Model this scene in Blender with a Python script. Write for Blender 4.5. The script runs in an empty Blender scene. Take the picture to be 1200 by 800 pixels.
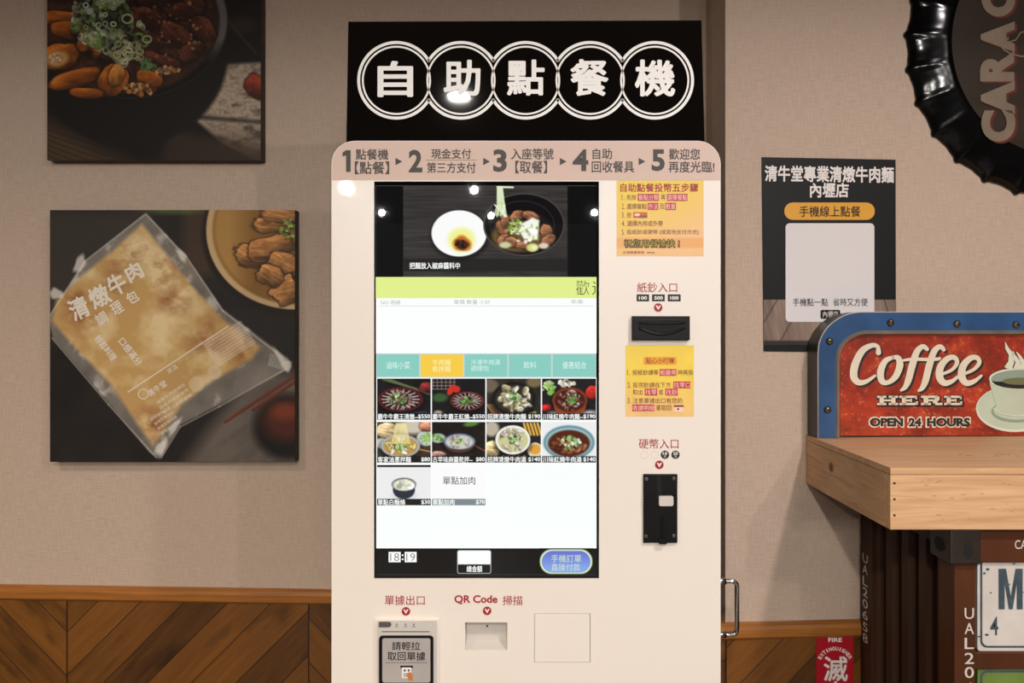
import bpy, bmesh, math, random
import numpy as np
from mathutils import Vector, Matrix

# ------------------------------------------------------------------ camera, world, lights, exposure
S = bpy.context.scene
COL = S.collection
CAM_Z, FPX, HZ = 1.45, 1000.0, 375.0          # eye height, focal length in px of a 1200 wide frame, horizon row
cam_data = bpy.data.cameras.new('camera')
cam_data.sensor_width = 36.0
cam_data.lens = 36.0 * FPX / 1200.0
cam_data.shift_y = -(400.0 - HZ) / 1200.0
cam_data.clip_start = 0.02
cam = bpy.data.objects.new('camera', cam_data)
cam.location = (0, 0, CAM_Z)
cam.rotation_euler = (math.pi / 2, 0, 0)
COL.objects.link(cam)
S.camera = cam
S.view_settings.view_transform = 'Standard'
S.view_settings.look = 'None'
S.view_settings.exposure = 0.0
S.view_settings.gamma = 1.0
S.view_settings.use_curve_mapping = False
S.cycles.use_denoising = True
S.cycles.max_bounces = 8

w = bpy.data.worlds.new('room_ambient')
S.world = w
w.use_nodes = True
w.node_tree.nodes['Background'].inputs[0].default_value = (1.0, 0.90, 0.80, 1)
w.node_tree.nodes['Background'].inputs[1].default_value = 0.10

CEIL = 2.75
def downlight(x, y, watts, col=(1.0, 0.95, 0.875), r=0.055, z=CEIL - 0.012, spread=180):
    l = bpy.data.lights.new('downlight', 'AREA')
    l.shape = 'DISK'
    l.size = r * 2
    l.energy = watts
    l.color = col
    l.spread = math.radians(spread)
    o = bpy.data.objects.new('downlight', l)
    o.location = (x, y, z)
    COL.objects.link(o)
def bulb(x, y, watts, col=(1.0, 0.95, 0.88), r=0.032, z=CEIL - 0.06):
    l = bpy.data.lights.new('ceiling_bulb', 'SPOT')
    l.spot_size = math.radians(174); l.spot_blend = 0.05
    l.shadow_soft_size = r
    l.energy = watts
    l.color = col
    o = bpy.data.objects.new('ceiling_bulb', l)
    o.location = (x, y, z)
    COL.objects.link(o)
downlight(1.02, 0.16, 29, (1.0, 0.91, 0.92), spread=150)
downlight(-1.55, 0.00, 27, (1.0, 0.84, 0.66), spread=134)
downlight(-0.305, -1.84, 84)
bulb(1.62, -1.60, 62, (1.0, 0.92, 0.91))
bulb(-0.36, -5.10, 118)
bulb(-1.55, -4.92, 84)
bulb(1.07, -4.92, 95)
bulb(-0.25, -7.10, 95)
bulb(-1.50, -6.80, 84)
bulb(0.95, -6.80, 84, (0.85, 0.92, 1.0))
bulb(1.90, -6.50, 84)

# ------------------------------------------------------------------ helpers
def lin(c):
    return tuple(((v / 255.0) / 12.92 if v / 255.0 <= 0.04045 else ((v / 255.0 + 0.055) / 1.055) ** 2.4) for v in c[:3])

def ray(px, py):
    return Vector(((px - 600.0) / FPX, 1.0, (HZ - py) / FPX))

EYE = Vector((0, 0, CAM_Z))
class Frame:
    """a real plane in the room: origin, normal pointing into the room"""
    def __init__(s, o, n):
        s.o = Vector(o); s.n = Vector(n).normalized()
    def at(s, px, py, off=0.0):
        d = ray(px, py)
        t = (s.o - EYE).dot(s.n) / d.dot(s.n)
        return EYE + d * t + s.n * off
    def moved(s, off):
        return Frame(s.o + s.n * off, s.n)

MATS = {}
def mat(name, c=(128, 128, 128), rough=0.5, metal=0.0, emit=None, spec=0.5, coat=0.0, coat_rough=0.1, noise=None, bump=None, attr=None, gain=1.0):
    if name in MATS:
        return MATS[name]
    m = bpy.data.materials.new(name)
    m.use_nodes = True
    nt = m.node_tree
    b = nt.nodes['Principled BSDF']
    L = lin(c)
    b.inputs['Base Color'].default_value = (*L, 1)
    b.inputs['Roughness'].default_value = rough
    b.inputs['Metallic'].default_value = metal
    b.inputs['Specular IOR Level'].default_value = spec
    b.inputs['Coat Weight'].default_value = coat
    b.inputs['Coat Roughness'].default_value = coat_rough
    if emit is not None:
        e = lin(emit)
        b.inputs['Base Color'].default_value = (0.003, 0.003, 0.003, 1)
        b.inputs['Emission Color'].default_value = (*e, 1)
        b.inputs['Emission Strength'].default_value = gain
    if attr == 'diffuse':
        a = nt.nodes.new('ShaderNodeAttribute'); a.attribute_name = 'Col'
        nt.links.new(a.outputs['Color'], b.inputs['Base Color'])
    if attr == 'emit':
        a = nt.nodes.new('ShaderNodeAttribute'); a.attribute_name = 'Col'
        b.inputs['Base Color'].default_value = (0.003, 0.003, 0.003, 1)
        nt.links.new(a.outputs['Color'], b.inputs['Emission Color'])
        b.inputs['Emission Strength'].default_value = gain
    if noise:                                   # (scale vector, amount, detail)
        sc, amt, det = noise
        tc = nt.nodes.new('ShaderNodeTexCoord')
        mp = nt.nodes.new('ShaderNodeMapping'); mp.inputs['Scale'].default_value = sc
        nz = nt.nodes.new('ShaderNodeTexNoise'); nz.inputs['Scale'].default_value = 1.0; nz.inputs['Detail'].default_value = det
        rp = nt.nodes.new('ShaderNodeValToRGB')
        rp.color_ramp.elements[0].position = 0.3; rp.color_ramp.elements[1].position = 0.7
        rp.color_ramp.elements[0].color = (*[v * (1 - amt) for v in L], 1)
        rp.color_ramp.elements[1].color = (*[min(1, v * (1 + amt)) for v in L], 1)
        nt.links.new(tc.outputs['Object'], mp.inputs[0]); nt.links.new(mp.outputs[0], nz.inputs[0])
        nt.links.new(nz.outputs[0], rp.inputs[0]); nt.links.new(rp.outputs[0], b.inputs['Base Color'])
    if bump:                                    # (scale vector, strength, distance)
        sc, st, di = bump
        tc = nt.nodes.new('ShaderNodeTexCoord')
        mp = nt.nodes.new('ShaderNodeMapping'); mp.inputs['Scale'].default_value = sc
        nz = nt.nodes.new('ShaderNodeTexNoise'); nz.inputs['Scale'].default_value = 1.0; nz.inputs['Detail'].default_value = 2.0
        bp = nt.nodes.new('ShaderNodeBump'); bp.inputs['Strength'].default_value = st; bp.inputs['Distance'].default_value = di
        nt.links.new(tc.outputs['Object'], mp.inputs[0]); nt.links.new(mp.outputs[0], nz.inputs[0])
        nt.links.new(nz.outputs[0], bp.inputs['Height']); nt.links.new(bp.outputs[0], b.inputs['Normal'])
        if coat: nt.links.new(bp.outputs[0], b.inputs['Coat Normal'])
    MATS[name] = m
    return m

GLYPHS = {}
def glyphs(body, bold=0.0, shear=0.0, res=3):
    """outline of a line of type as flat triangles: (verts 2D, faces)"""
    key = (body, bold, shear, res)
    if key in GLYPHS:
        return GLYPHS[key]
    cu = bpy.data.curves.new('type', 'FONT')
    cu.body = body; cu.size = 1.0; cu.offset = bold; cu.shear = shear; cu.resolution_u = res
    ob = bpy.data.objects.new('type', cu)
    COL.objects.link(ob)
    dg = bpy.context.evaluated_depsgraph_get()
    me = ob.evaluated_get(dg).to_mesh()
    v = np.array([tuple(q.co)[:2] for q in me.vertices], dtype=float)
    f = [tuple(p.vertices) for p in me.polygons]
    ob.evaluated_get(dg).to_mesh_clear()
    bpy.data.objects.remove(ob); bpy.data.curves.remove(cu)
    GLYPHS[key] = (v, f)
    return v, f

class MB:
    """collects shapes (world coordinates) and links them as ONE mesh object"""
    def __init__(s):
        s.V = []; s.F = []; s.MI = []; s.SM = []; s.mats = []; s.C = {}
    def mi(s, m):
        if m not in s.mats: s.mats.append(m)
        return s.mats.index(m)
    def add(s, verts, faces, m, smooth=False):
        b = len(s.V); k = s.mi(m)
        s.V.extend(tuple(v) for v in verts)
        for f in faces:
            s.F.append(tuple(i + b for i in f)); s.MI.append(k); s.SM.append(smooth)
        return b
    def bm(s, bm, m, smooth=False):
        bm.verts.index_update()
        s.add([v.co.copy() for v in bm.verts], [[v.index for v in f.verts] for f in bm.faces], m, smooth)
        bm.free()
    # ---- solids
    def box(s, x0, x1, y0, y1, z0, z1, m, bev=0.0, M=None, seg=2):
        bm = bmesh.new()
        bmesh.ops.create_cube(bm, size=1.0)
        for v in bm.verts:
            v.co = Vector((x0 + (v.co.x + .5) * (x1 - x0), y0 + (v.co.y + .5) * (y1 - y0), z0 + (v.co.z + .5) * (z1 - z0)))
        if bev: bmesh.ops.bevel(bm, geom=bm.edges[:], offset=bev, segments=seg, affect='EDGES', profile=0.5)
        if M is not None: bm.transform(M)
        s.bm(bm, m)
    def tube(s, pts, r, m, seg=12, cap=True):
        pts = [Vector(p) for p in pts]; n = len(pts); vs = []; fs = []
        rr = r if isinstance(r, (list, tuple)) else [r] * n
        up = Vector((0, 0, 1))
        for i, p in enumerate(pts):
            t = (pts[min(i + 1, n - 1)] - pts[max(i - 1, 0)]).normalized()
            a = t.cross(up)
            if a.length < 0.05: a = t.cross(Vector((0, 1, 0)))
            a.normalize(); b = t.cross(a)
            for k in range(seg):
                th = 2 * math.pi * k / seg
                vs.append(p + (a * math.cos(th) + b * math.sin(th)) * rr[i])
        for i in range(n - 1):
            for k in range(seg):
                k2 = (k + 1) % seg
                fs.append((i * seg + k, i * seg + k2, (i + 1) * seg + k2, (i + 1) * seg + k))
        if cap: fs += [tuple(range(seg))[::-1], tuple(range((n - 1) * seg, n * seg))]
        s.add(vs, fs, m, True)
    def slab(s, f, outline, o0, o1, m, bev=0.0, holes=()):
        """px outline on plane f, front face at offset o1, back at o0 (o1 > o0)"""
        bm = bmesh.new()
        loops = []
        for pts in [outline] + list(holes):
            fr = [bm.verts.new(f.at(x, y, o1)) for x, y in pts]
            loops.append(fr)
        back = [[bm.verts.new(v.co + f.n * (o0 - o1)) for v in L] for L in loops]
        fe = []
        for L, B in zip(loops, back):
            n = len(L)
            for i in range(n):
                bm.faces.new((L[i], L[(i + 1) % n], B[(i + 1) % n], B[i]))
                fe.append(bm.edges.get((L[i], L[(i + 1) % n])))
        if holes:
            bmesh.ops.triangle_fill(bm, edges=fe, use_beauty=True, normal=f.n)
            be = []
            for B in back:
                n = len(B)
                be += [bm.edges.get((B[i], B[(i + 1) % n])) for i in range(n)]
            bmesh.ops.triangle_fill(bm, edges=be, use_beauty=True, normal=-f.n)
        else:
            bm.faces.new(loops[0]); bm.faces.new(back[0][::-1])
            if bev: bmesh.ops.bevel(bm, geom=fe, offset=bev, segments=2, affect='EDGES', profile=0.5)
        bmesh.ops.recalc_face_normals(bm, faces=bm.faces[:])
        s.bm(bm, m)
    # ---- flat printed marks on a plane
    def poly(s, f, pts, m, o=0.0):
        s.add([f.at(x, y, o) for x, y in pts], [tuple(range(len(pts)))[::-1]], m)
    def rect(s, f, x0, y0, x1, y1, m, o=0.0, r=0.0):
        s.poly(f, rrect(x0, y0, x1, y1, r), m, o)
    def ell(s, f, cx, cy, rx, ry, m, o=0.0, n=40):
        s.poly(f, [(cx + rx * math.cos(2 * math.pi * i / n), cy + ry * math.sin(2 * math.pi * i / n)) for i in range(n)], m, o)
    def band(s, f, A, B, m, o=0.0, closed=True):
        n = len(A); vs = [f.at(x, y, o) for x, y in A] + [f.at(x, y, o) for x, y in B]
        s.add(vs, [(i, (i + 1) % n, n + (i + 1) % n, n + i) for i in range(n if closed else n - 1)], m)
    def ring(s, f, cx, cy, r0, r1, m, o=0.0, a0=0, a1=2 * math.pi, n=72):
        A = [(cx + r0 * math.cos(a0 + (a1 - a0) * i / n), cy + r0 * math.sin(a0 + (a1 - a0) * i / n)) for i in range(n + 1)]
        B = [(cx + r1 * math.cos(a0 + (a1 - a0) * i / n), cy + r1 * math.sin(a0 + (a1 - a0) * i / n)) for i in range(n + 1)]
        s.band(f, A, B, m, o, closed=False)
    def stroke(s, f, pts, wd, m, o=0.0):
        A = []; B = []; n = len(pts)
        for i, (x, y) in enumerate(pts):
            x0, y0 = pts[max(i - 1, 0)]; x1, y1 = pts[min(i + 1, n - 1)]
            d = math.hypot(x1 - x0, y1 - y0) or 1; nx, ny = -(y1 - y0) / d, (x1 - x0) / d
            ww = wd[i] if isinstance(wd, (list, tuple)) else wd
            A.append((x + nx * ww / 2, y + ny * ww / 2)); B.append((x - nx * ww / 2, y - ny * ww / 2))
        s.band(f, A, B, m, o, closed=False)
    def text(s, f, body, box, m, o=0.0, bold=0.0, shear=0.0, rot=None, clip=None, res=3, warp=None):
        """a line of type fitted to the px box; CJK is emboldened by overprinting shifted copies"""
        cjk = any(ord(ch) > 0x2e00 for ch in body)
        v, fs = glyphs(body, min(bold, 0.0) if cjk else bold, shear, res)
        if len(v) == 0: return
        lo = v.min(0); hi = v.max(0)
        x0, y0, x1, y1 = box
        P = (v - lo) / np.maximum(hi - lo, 1e-6)
        sh = [(0.0, 0.0)]
        if cjk and bold > 0:
            bx = bold / (hi[0] - lo[0]); by = bold / (hi[1] - lo[1]); nn = 8 if bold > .025 else 4
            sh = [(bx * math.cos(2 * math.pi * (k + .5) / nn), by * math.sin(2 * math.pi * (k + .5) / nn)) for k in range(nn)]
            if nn == 8: sh += [(q * .5, r * .5) for q, r in sh[::2]]
        for i, (dx, dy) in enumerate(sh):
            U0 = P[:, 0] + dx; W0 = P[:, 1] + dy
            if rot is None:
                X = x0 + U0 * (x1 - x0); Y = y1 - W0 * (y1 - y0)
            else:                               # box = centre, width, height; rot in degrees counter-clockwise
                a = math.radians(rot); U = (U0 - .5) * x1; W = (W0 - .5) * y1
                X = x0 + U * math.cos(a) - W * math.sin(a); Y = y0 - (U * math.sin(a) + W * math.cos(a))
            if warp: X, Y = warp(X, Y)
            keep = fs if clip is None else [fc for fc in fs if max(X[j] for j in fc) <= clip]
            s.add([f.at(x, y, o + i * 2e-6) for x, y in zip(X, Y)], keep, m)
    def paint(s, f, p, m, o=0.0):
        """a painted picture as a dense grid coloured per vertex"""
        b = len(s.V); ny, nx = p.X.shape
        tl, tr, bl, br = (np.array(f.at(x, y, o)) for x, y in ((p.x0, p.y0), (p.x1, p.y0), (p.x0, p.y1), (p.x1, p.y1)))
        U = ((p.X - p.x0) / (p.x1 - p.x0))[..., None]; W = ((p.Y - p.y0) / (p.y1 - p.y0))[..., None]
        Q = (tl * (1 - U) + tr * U) * (1 - W) + (bl * (1 - U) + br * U) * W
        s.V.extend(map(tuple, Q.reshape(-1, 3)))
        k = s.mi(m)
        for j in range(ny - 1):
            for i in range(nx - 1):
                q = b + j * nx + i
                s.F.append((q, q + nx, q + nx + 1, q + 1)); s.MI.append(k); s.SM.append(False)
        a = np.clip(p.A, 0, 1)
        a = np.where(a <= 0.04045, a / 12.92, ((a + 0.055) / 1.055) ** 2.4)
        s.C[b] = a.reshape(-1, 3)
    def build(s, name, parent=None, loc=None):
        L = Vector(loc) if loc is not None else (ROOT.get(parent.name, Vector()) if parent else Vector())
        me = bpy.data.meshes.new(name)
        Ls = tuple(L)
        me.from_pydata([(v[0] - Ls[0], v[1] - Ls[1], v[2] - Ls[2]) for v in s.V], [], s.F)
        for m in s.mats: me.materials.append(m)
        me.polygons.foreach_set('material_index', s.MI)
        me.polygons.foreach_set('use_smooth', s.SM)
        if s.C:
            at = me.color_attributes.new('Col', 'FLOAT_COLOR', 'POINT')
            buf = np.ones((len(s.V), 4)); buf[:, :3] = 0.0
            for b, a in s.C.items(): buf[b:b + len(a), :3] = a
            at.data.foreach_set('color', buf.ravel())
        me.update()
        o = bpy.data.objects.new(name, me)
        COL.objects.link(o)
        if parent:
            o.parent = parent
            ROOT[o.name] = L
        else:
            o.location = L
            ROOT[o.name] = L
        return o

ROOT = {}
def thing(name, label, cat, loc):
    o = bpy.data.objects.new(name, None)
    o.empty_display_size = 0.05
    o.location = loc; o['label'] = label; o['category'] = cat
    COL.objects.link(o); ROOT[o.name] = Vector(loc)
    return o

def rrect(x0, y0, x1, y1, r=0.0, n=6, corners='1111'):
    if r <= 0: return [(x0, y0), (x1, y0), (x1, y1), (x0, y1)]
    pts = []
    for k, (cx, cy, a) in enumerate(((x1 - r, y0 + r, -90), (x1 - r, y1 - r, 0), (x0 + r, y1 - r, 90), (x0 + r, y0 + r, 180))):
        if corners[k] == '1':
            pts += [(cx + r * math.cos(math.radians(a + 90 * i / n)), cy + r * math.sin(math.radians(a + 90 * i / n))) for i in range(n + 1)]
        else:
            pts.append(((x1, y0), (x1, y1), (x0, y1), (x0, y0))[k])
    return pts

# ------------------------------------------------------------------ a small painter for printed / displayed pictures
class Paint:
    def __init__(s, x0, y0, x1, y1, k=1.5, bg=(0, 0, 0), seed=1):
        s.x0, s.y0, s.x1, s.y1 = x0, y0, x1, y1
        nx = int((x1 - x0) * k) + 1; ny = int((y1 - y0) * k) + 1
        s.X, s.Y = np.meshgrid(np.linspace(x0, x1, nx), np.linspace(y0, y1, ny))
        s.A = np.zeros((ny, nx, 3)) + np.array(bg) / 255.0
        s.rs = np.random.RandomState(seed)
    def noise(s, sx, sy=None, octv=3, ang=0.0):
        """value noise in 0..1 with cell size sx, sy px"""
        sy = sy or sx; out = 0; amp = 1; tot = 0
        c, n = math.cos(ang), math.sin(ang)
        U = s.X * c + s.Y * n; W = -s.X * n + s.Y * c
        for k in range(octv):
            g = s.rs.rand(64, 64)
            u = U / sx * 2 ** k + s.rs.rand() * 50; v = W / sy * 2 ** k + s.rs.rand() * 50
            iu = np.floor(u).astype(int); iv = np.floor(v).astype(int); fu = u - iu; fv = v - iv
            fu = fu * fu * (3 - 2 * fu); fv = fv * fv * (3 - 2 * fv)
            q = lambda a, b: g[b % 64, a % 64]
            out = out + amp * ((q(iu, iv) * (1 - fu) + q(iu + 1, iv) * fu) * (1 - fv) + (q(iu, iv + 1) * (1 - fu) + q(iu + 1, iv + 1) * fu) * fv)
            tot += amp; amp *= 0.55
        return out / tot
    def put(s, mask, col):
        c = np.asarray(col, dtype=float)
        if c.max() > 1.5: c = c / 255.0
        m = np.clip(mask, 0, 1)[..., None]
        s.A = s.A * (1 - m) + c * m
    def e_mask(s, cx, cy, rx, ry, soft=1.0, ang=0.0, wob=0.0):
        a = math.radians(ang); dx = s.X - cx; dy = s.Y - cy
        u = (dx * math.cos(a) + dy * math.sin(a)) / rx; v = (-dx * math.sin(a) + dy * math.cos(a)) / ry
        d = np.sqrt(u * u + v * v)
        if wob:
            th = np.arctan2(v, u); ph = s.rs.rand(3) * 6.28
            d = d * (1 + wob * (np.sin(2 * th + ph[0]) * .5 + np.sin(3 * th + ph[1]) * .6 + np.sin(5 * th + ph[2]) * .3))
        return np.clip((1 - d) * min(rx, ry) / soft + 0.5, 0, 1)
    def ell(s, cx, cy, rx, ry, col, soft=1.0, ang=0.0, al=1.0, wob=0.0):
        s.put(s.e_mask(cx, cy, rx, ry, soft, ang, wob) * al, col)
    def ring(s, cx, cy, rx, ry, wd, col, soft=0.8, ang=0.0, al=1.0):
        m = s.e_mask(cx, cy, rx, ry, soft, ang) - s.e_mask(cx, cy, max(rx - wd, .1), max(ry - wd, .1), soft, ang)
        s.put(m * al, col)
    def p_mask(s, pts, soft=1.0):
        """convex polygon"""
        d = None; n = len(pts); ar = sum(pts[i][0] * pts[(i + 1) % n][1] - pts[(i + 1) % n][0] * pts[i][1] for i in range(n))
        sg = 1 if ar > 0 else -1
        for i in range(n):
            (ax, ay), (bx, by) = pts[i], pts[(i + 1) % n]
            L = math.hypot(bx - ax, by - ay) or 1
            e = sg * ((bx - ax) * (s.Y - ay) - (by - ay) * (s.X - ax)) / L
            d = e if d is None else np.minimum(d, e)
        return np.clip(d / soft + 0.5, 0, 1)
    def poly(s, pts, col, soft=1.0, al=1.0):
        s.put(s.p_mask(pts, soft) * al, col)
    def line(s, x0, y0, x1, y1, wd, col, soft=0.8, al=1.0):
        L = math.hypot(x1 - x0, y1 - y0) or 1; tx, ty = (x1 - x0) / L, (y1 - y0) / L
        t = np.clip((s.X - x0) * tx + (s.Y - y0) * ty, 0, L)
        d = np.hypot(s.X - x0 - t * tx, s.Y - y0 - t * ty)
        s.put(np.clip((wd / 2 - d) / soft + 0.5, 0, 1) * al, col)
    def chunk(s, cx, cy, rx, ry, col, ang=0.0, wob=0.12, square=0.0, fibre=0.6):
        """a lump of food: dark rim, fibrous body, facets of which the upper catch the light"""
        c = np.array(col, dtype=float) / 255.0
        a = math.radians(ang); dx = s.X - cx; dy = s.Y - cy
        u = (dx * math.cos(a) + dy * math.sin(a)) / rx; v = (-dx * math.sin(a) + dy * math.cos(a)) / ry
        nz = s.noise(max(rx * .55, 2), max(ry * .55, 2), 3)
        e = 2.0 + square
        d = (np.abs(u) ** e + np.abs(v) ** e) ** (1 / e) + (nz - .5) * (wob * 3.0 + square * .25)
        k = min(rx, ry)
        s.put(np.clip((1.12 - d) * k / 2.2 + .5, 0, 1) * (.75 if k > 4.5 else .30), c * .25)
        m = np.clip((1 - d) * k / 1.2 + .5, 0, 1)[..., None]
        fib = s.noise(max(rx * .8, 2), max(ry * .16, 1.0), 3, a + .25)
        lit = np.clip(.62 - .42 * v - .18 * u + (fib - .5) * fibre + (nz - .5) * .7, .12, 1.25)[..., None]
        s.A = s.A * (1 - m) + np.clip(c * (.42 + .95 * lit), 0, 1) * m
        hl = np.clip(((fib if fibre > .3 else nz) - .58) * 5, 0, 1) * np.clip(.5 - v, 0, 1) * m[..., 0]
        s.put(hl * .45, np.minimum(c * 1.7 + .08, 1))
    def scatter(s, cx, cy, rx, ry, n, size, cols, ring=False, asp=(0.4, 1.0)):
        for _ in range(n):
            r = math.sqrt(s.rs.rand()); t = s.rs.rand() * 6.283
            x = cx + r * rx * math.cos(t); y = cy + r * ry * math.sin(t)
            k = size * (0.6 + 0.8 * s.rs.rand()); a = asp[0] + (asp[1] - asp[0]) * s.rs.rand()
            c = np.array(cols[s.rs.randint(len(cols))], dtype=float) * (0.8 + 0.4 * s.rs.rand())
            c = np.minimum(c, 255)
            if ring: s.ring(x, y, k, k * a, k * .42, c, .9, s.rs.rand() * 180)
            else: s.ell(x, y, k, k * a, c, .9, s.rs.rand() * 180)
    def mul(s, k):
        s.A = s.A * (np.asarray(k)[..., None] if np.ndim(k) == 2 else np.asarray(k))

# ------------------------------------------------------------------ planes of the place
def wall_plane(pa, Da, pb, Db):
    A = Vector(((pa - 600) / FPX * Da, Da, 0)); B = Vector(((pb - 600) / FPX * Db, Db, 0))
    d = (B - A).normalized()
    return A, B, d, Vector((d.y, -d.x, 0))
LA, LB, LD, LN = wall_plane(0, 2.100, 785, 2.022)       # long wall behind the kiosk
RA, RB, RD, RN = wall_plane(850, 1.835, 1200, 1.880)    # wall that stands forward on the right
F_L = Frame(LA, LN); F_R = Frame(RA, RN)
RAIL_Z = CAM_Z - 0.649                                  # top of the wainscot rail
K_Y = 1.517
F_K = Frame((0, K_Y, 0), (0, -1, 0))                    # front of the kiosk

# ------------------------------------------------------------------ setting
def wallpaper(name, c):
    m = bpy.data.materials.new(name); m.use_nodes = True; nt = m.node_tree; b = nt.nodes['Principled BSDF']
    b.inputs['Roughness'].default_value = 0.75; b.inputs['Specular IOR Level'].default_value = 0.25
    tc = nt.nodes.new('ShaderNodeTexCoord'); hs = []
    for sc in ((34, 34, 470), (430, 430, 34)):
        mp = nt.nodes.new('ShaderNodeMapping'); mp.inputs['Scale'].default_value = sc
        nz = nt.nodes.new('ShaderNodeTexNoise'); nz.inputs['Scale'].default_value = 1; nz.inputs['Detail'].default_value = 1.5
        nt.links.new(tc.outputs['Object'], mp.inputs[0]); nt.links.new(mp.outputs[0], nz.inputs[0]); hs.append(nz)
    ad = nt.nodes.new('ShaderNodeMath'); ad.operation = 'ADD'
    nt.links.new(hs[0].outputs[0], ad.inputs[0]); nt.links.new(hs[1].outputs[0], ad.inputs[1])
    rp = nt.nodes.new('ShaderNodeValToRGB'); L = lin(c)
    rp.color_ramp.elements[0].position = 0.35; rp.color_ramp.elements[1].position = 0.65
    rp.color_ramp.elements[0].color = (*[v * .87 for v in L], 1); rp.color_ramp.elements[1].color = (*[v * 1.08 for v in L], 1)
    hf = nt.nodes.new('ShaderNodeMath'); hf.operation = 'MULTIPLY'; hf.inputs[1].default_value = 0.5
    nt.links.new(ad.outputs[0], hf.inputs[0]); nt.links.new(hf.outputs[0], rp.inputs[0]); nt.links.new(rp.outputs[0], b.inputs['Base Color'])
    bp = nt.nodes.new('ShaderNodeBump'); bp.inputs['Strength'].default_value = 0.35; bp.inputs['Distance'].default_value = 0.002
    nt.links.new(hf.outputs[0], bp.inputs['Height']); nt.links.new(bp.outputs[0], b.inputs['Normal'])
    return m
M_WALL = wallpaper('woven_wallpaper', (196, 173, 154))

def chevron(name, seam, width, flip, shift=0.0):
    """diagonal boards meeting at upright seams; object X along the wall, Z up"""
    m = bpy.data.materials.new(name); m.use_nodes = True; nt = m.node_tree; b = nt.nodes['Principled BSDF']
    N = nt.nodes.new; K = nt.links.new
    def math_(op, a, c=None):
        n = N('ShaderNodeMath'); n.operation = op
        for i, q in enumerate((a, c)):
            if q is None: continue
            if isinstance(q, (int, float)): n.inputs[i].default_value = q
            else: K(q, n.inputs[i])
        return n.outputs[0]
    tc = N('ShaderNodeTexCoord'); sp = N('ShaderNodeSeparateXYZ'); K(tc.outputs['Object'], sp.inputs[0])
    x = math_('SUBTRACT', sp.outputs[0], seam); z = sp.outputs[2]
    col = math_('DIVIDE', x, width); ci = math_('FLOOR', col)
    par = math_('MODULO', math_('ABSOLUTE', ci), 2.0)
    dr = math_('SUBTRACT', math_('MULTIPLY', par, 2.0), 1.0)
    if flip: dr = math_('MULTIPLY', dr, -1.0)
    diag = math_('ADD', math_('ADD', z, shift), math_('MULTIPLY', dr, x))
    along = math_('SUBTRACT', z, math_('MULTIPLY', dr, x))
    q = math_('DIVIDE', diag, 0.107); qi = math_('FLOOR', q); qf = math_('FRACT', q)
    idn = math_('ADD', qi, math_('MULTIPLY', ci, 17.3))
    wn = N('ShaderNodeTexWhiteNoise'); wn.noise_dimensions = '1D'; K(idn, wn.inputs['W'])
    cb = N('ShaderNodeCombineXYZ')
    K(math_('MULTIPLY', diag, 60.0), cb.inputs[0]); K(math_('MULTIPLY', along, 5.0), cb.inputs[1]); K(math_('MULTIPLY', idn, 3.1), cb.inputs[2])
    gr = N('ShaderNodeTexNoise'); gr.inputs['Scale'].default_value = 1.0; gr.inputs['Detail'].default_value = 4; gr.inputs['Distortion'].default_value = 0.6; K(cb.outputs[0], gr.inputs[0])
    cb2 = N('ShaderNodeCombineXYZ'); K(math_('MULTIPLY', diag, 9.0), cb2.inputs[0]); K(math_('MULTIPLY', along, 4.0), cb2.inputs[1]); K(math_('MULTIPLY', idn, 1.7), cb2.inputs[2])
    st = N('ShaderNodeTexNoise'); st.inputs['Scale'].default_value = 1.0; st.inputs['Detail'].default_value = 3; K(cb2.outputs[0], st.inputs[0])
    v = math_('ADD', math_('MULTIPLY', wn.outputs[0], 0.40), math_('MULTIPLY', gr.outputs[0], 0.55))
    rp = N('ShaderNodeValToRGB'); e = rp.color_ramp.elements
    e[0].position = 0.15; e[0].color = (*lin((66, 38, 12)), 1); e[1].position = 0.80; e[1].color = (*lin((134, 83, 27)), 1)
    K(v, rp.inputs[0])
    sr = N('ShaderNodeValToRGB'); sr.color_ramp.elements[0].position = 0.28; sr.color_ramp.elements[1].position = 0.42
    sr.color_ramp.elements[0].color = (0.30, 0.30, 0.28, 1); sr.color_ramp.elements[1].color = (1, 1, 1, 1); K(st.outputs[0], sr.inputs[0])
    mx = N('ShaderNodeMix'); mx.data_type = 'RGBA'; mx.blend_type = 'MULTIPLY'; mx.inputs[0].default_value = 0.85
    K(rp.outputs[0], mx.inputs[6]); K(sr.outputs[0], mx.inputs[7])
    edge = math_('MINIMUM', qf, math_('SUBTRACT', 1.0, qf))
    g1 = math_('LESS_THAN', edge, 0.013)
    cf = math_('FRACT', col); g2 = math_('LESS_THAN', math_('MINIMUM', cf, math_('SUBTRACT', 1.0, cf)), 0.003)
    g = math_('MAXIMUM', g1, g2)
    m2 = N('ShaderNodeMix'); m2.data_type = 'RGBA'; K(g, m2.inputs[0]); K(mx.outputs[2], m2.inputs[6]); m2.inputs[7].default_value = (*lin((38, 22, 9)), 1)
    K(m2.outputs[2], b.inputs['Base Color'])
    bp = N('ShaderNodeBump'); bp.inputs['Strength'].default_value = 0.6; bp.inputs['Distance'].default_value = 0.003; bp.invert = True
    K(math_('ADD', g, math_('MULTIPLY', gr.outputs[0], 0.25)), bp.inputs['Height']); K(bp.outputs[0], b.inputs['Normal'])
    b.inputs['Roughness'].default_value = 0.42
    return m

def struct(o): o['kind'] = 'structure'; return o

def wall_obj(name, A, B, nrm, z0, z1, thick, m, front=0.0):
    """upright slab whose front runs from A to B; object X along the wall"""
    d = (Vector(B) - Vector(A)); L = d.length; ang = math.atan2(d.y, d.x)
    mb = MB(); mb.box(0, L, -front, thick, z0, z1, m)
    o = mb.build(name); o.location = (A[0], A[1], 0); o.rotation_euler = (0, 0, ang)
    return struct(o)

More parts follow.
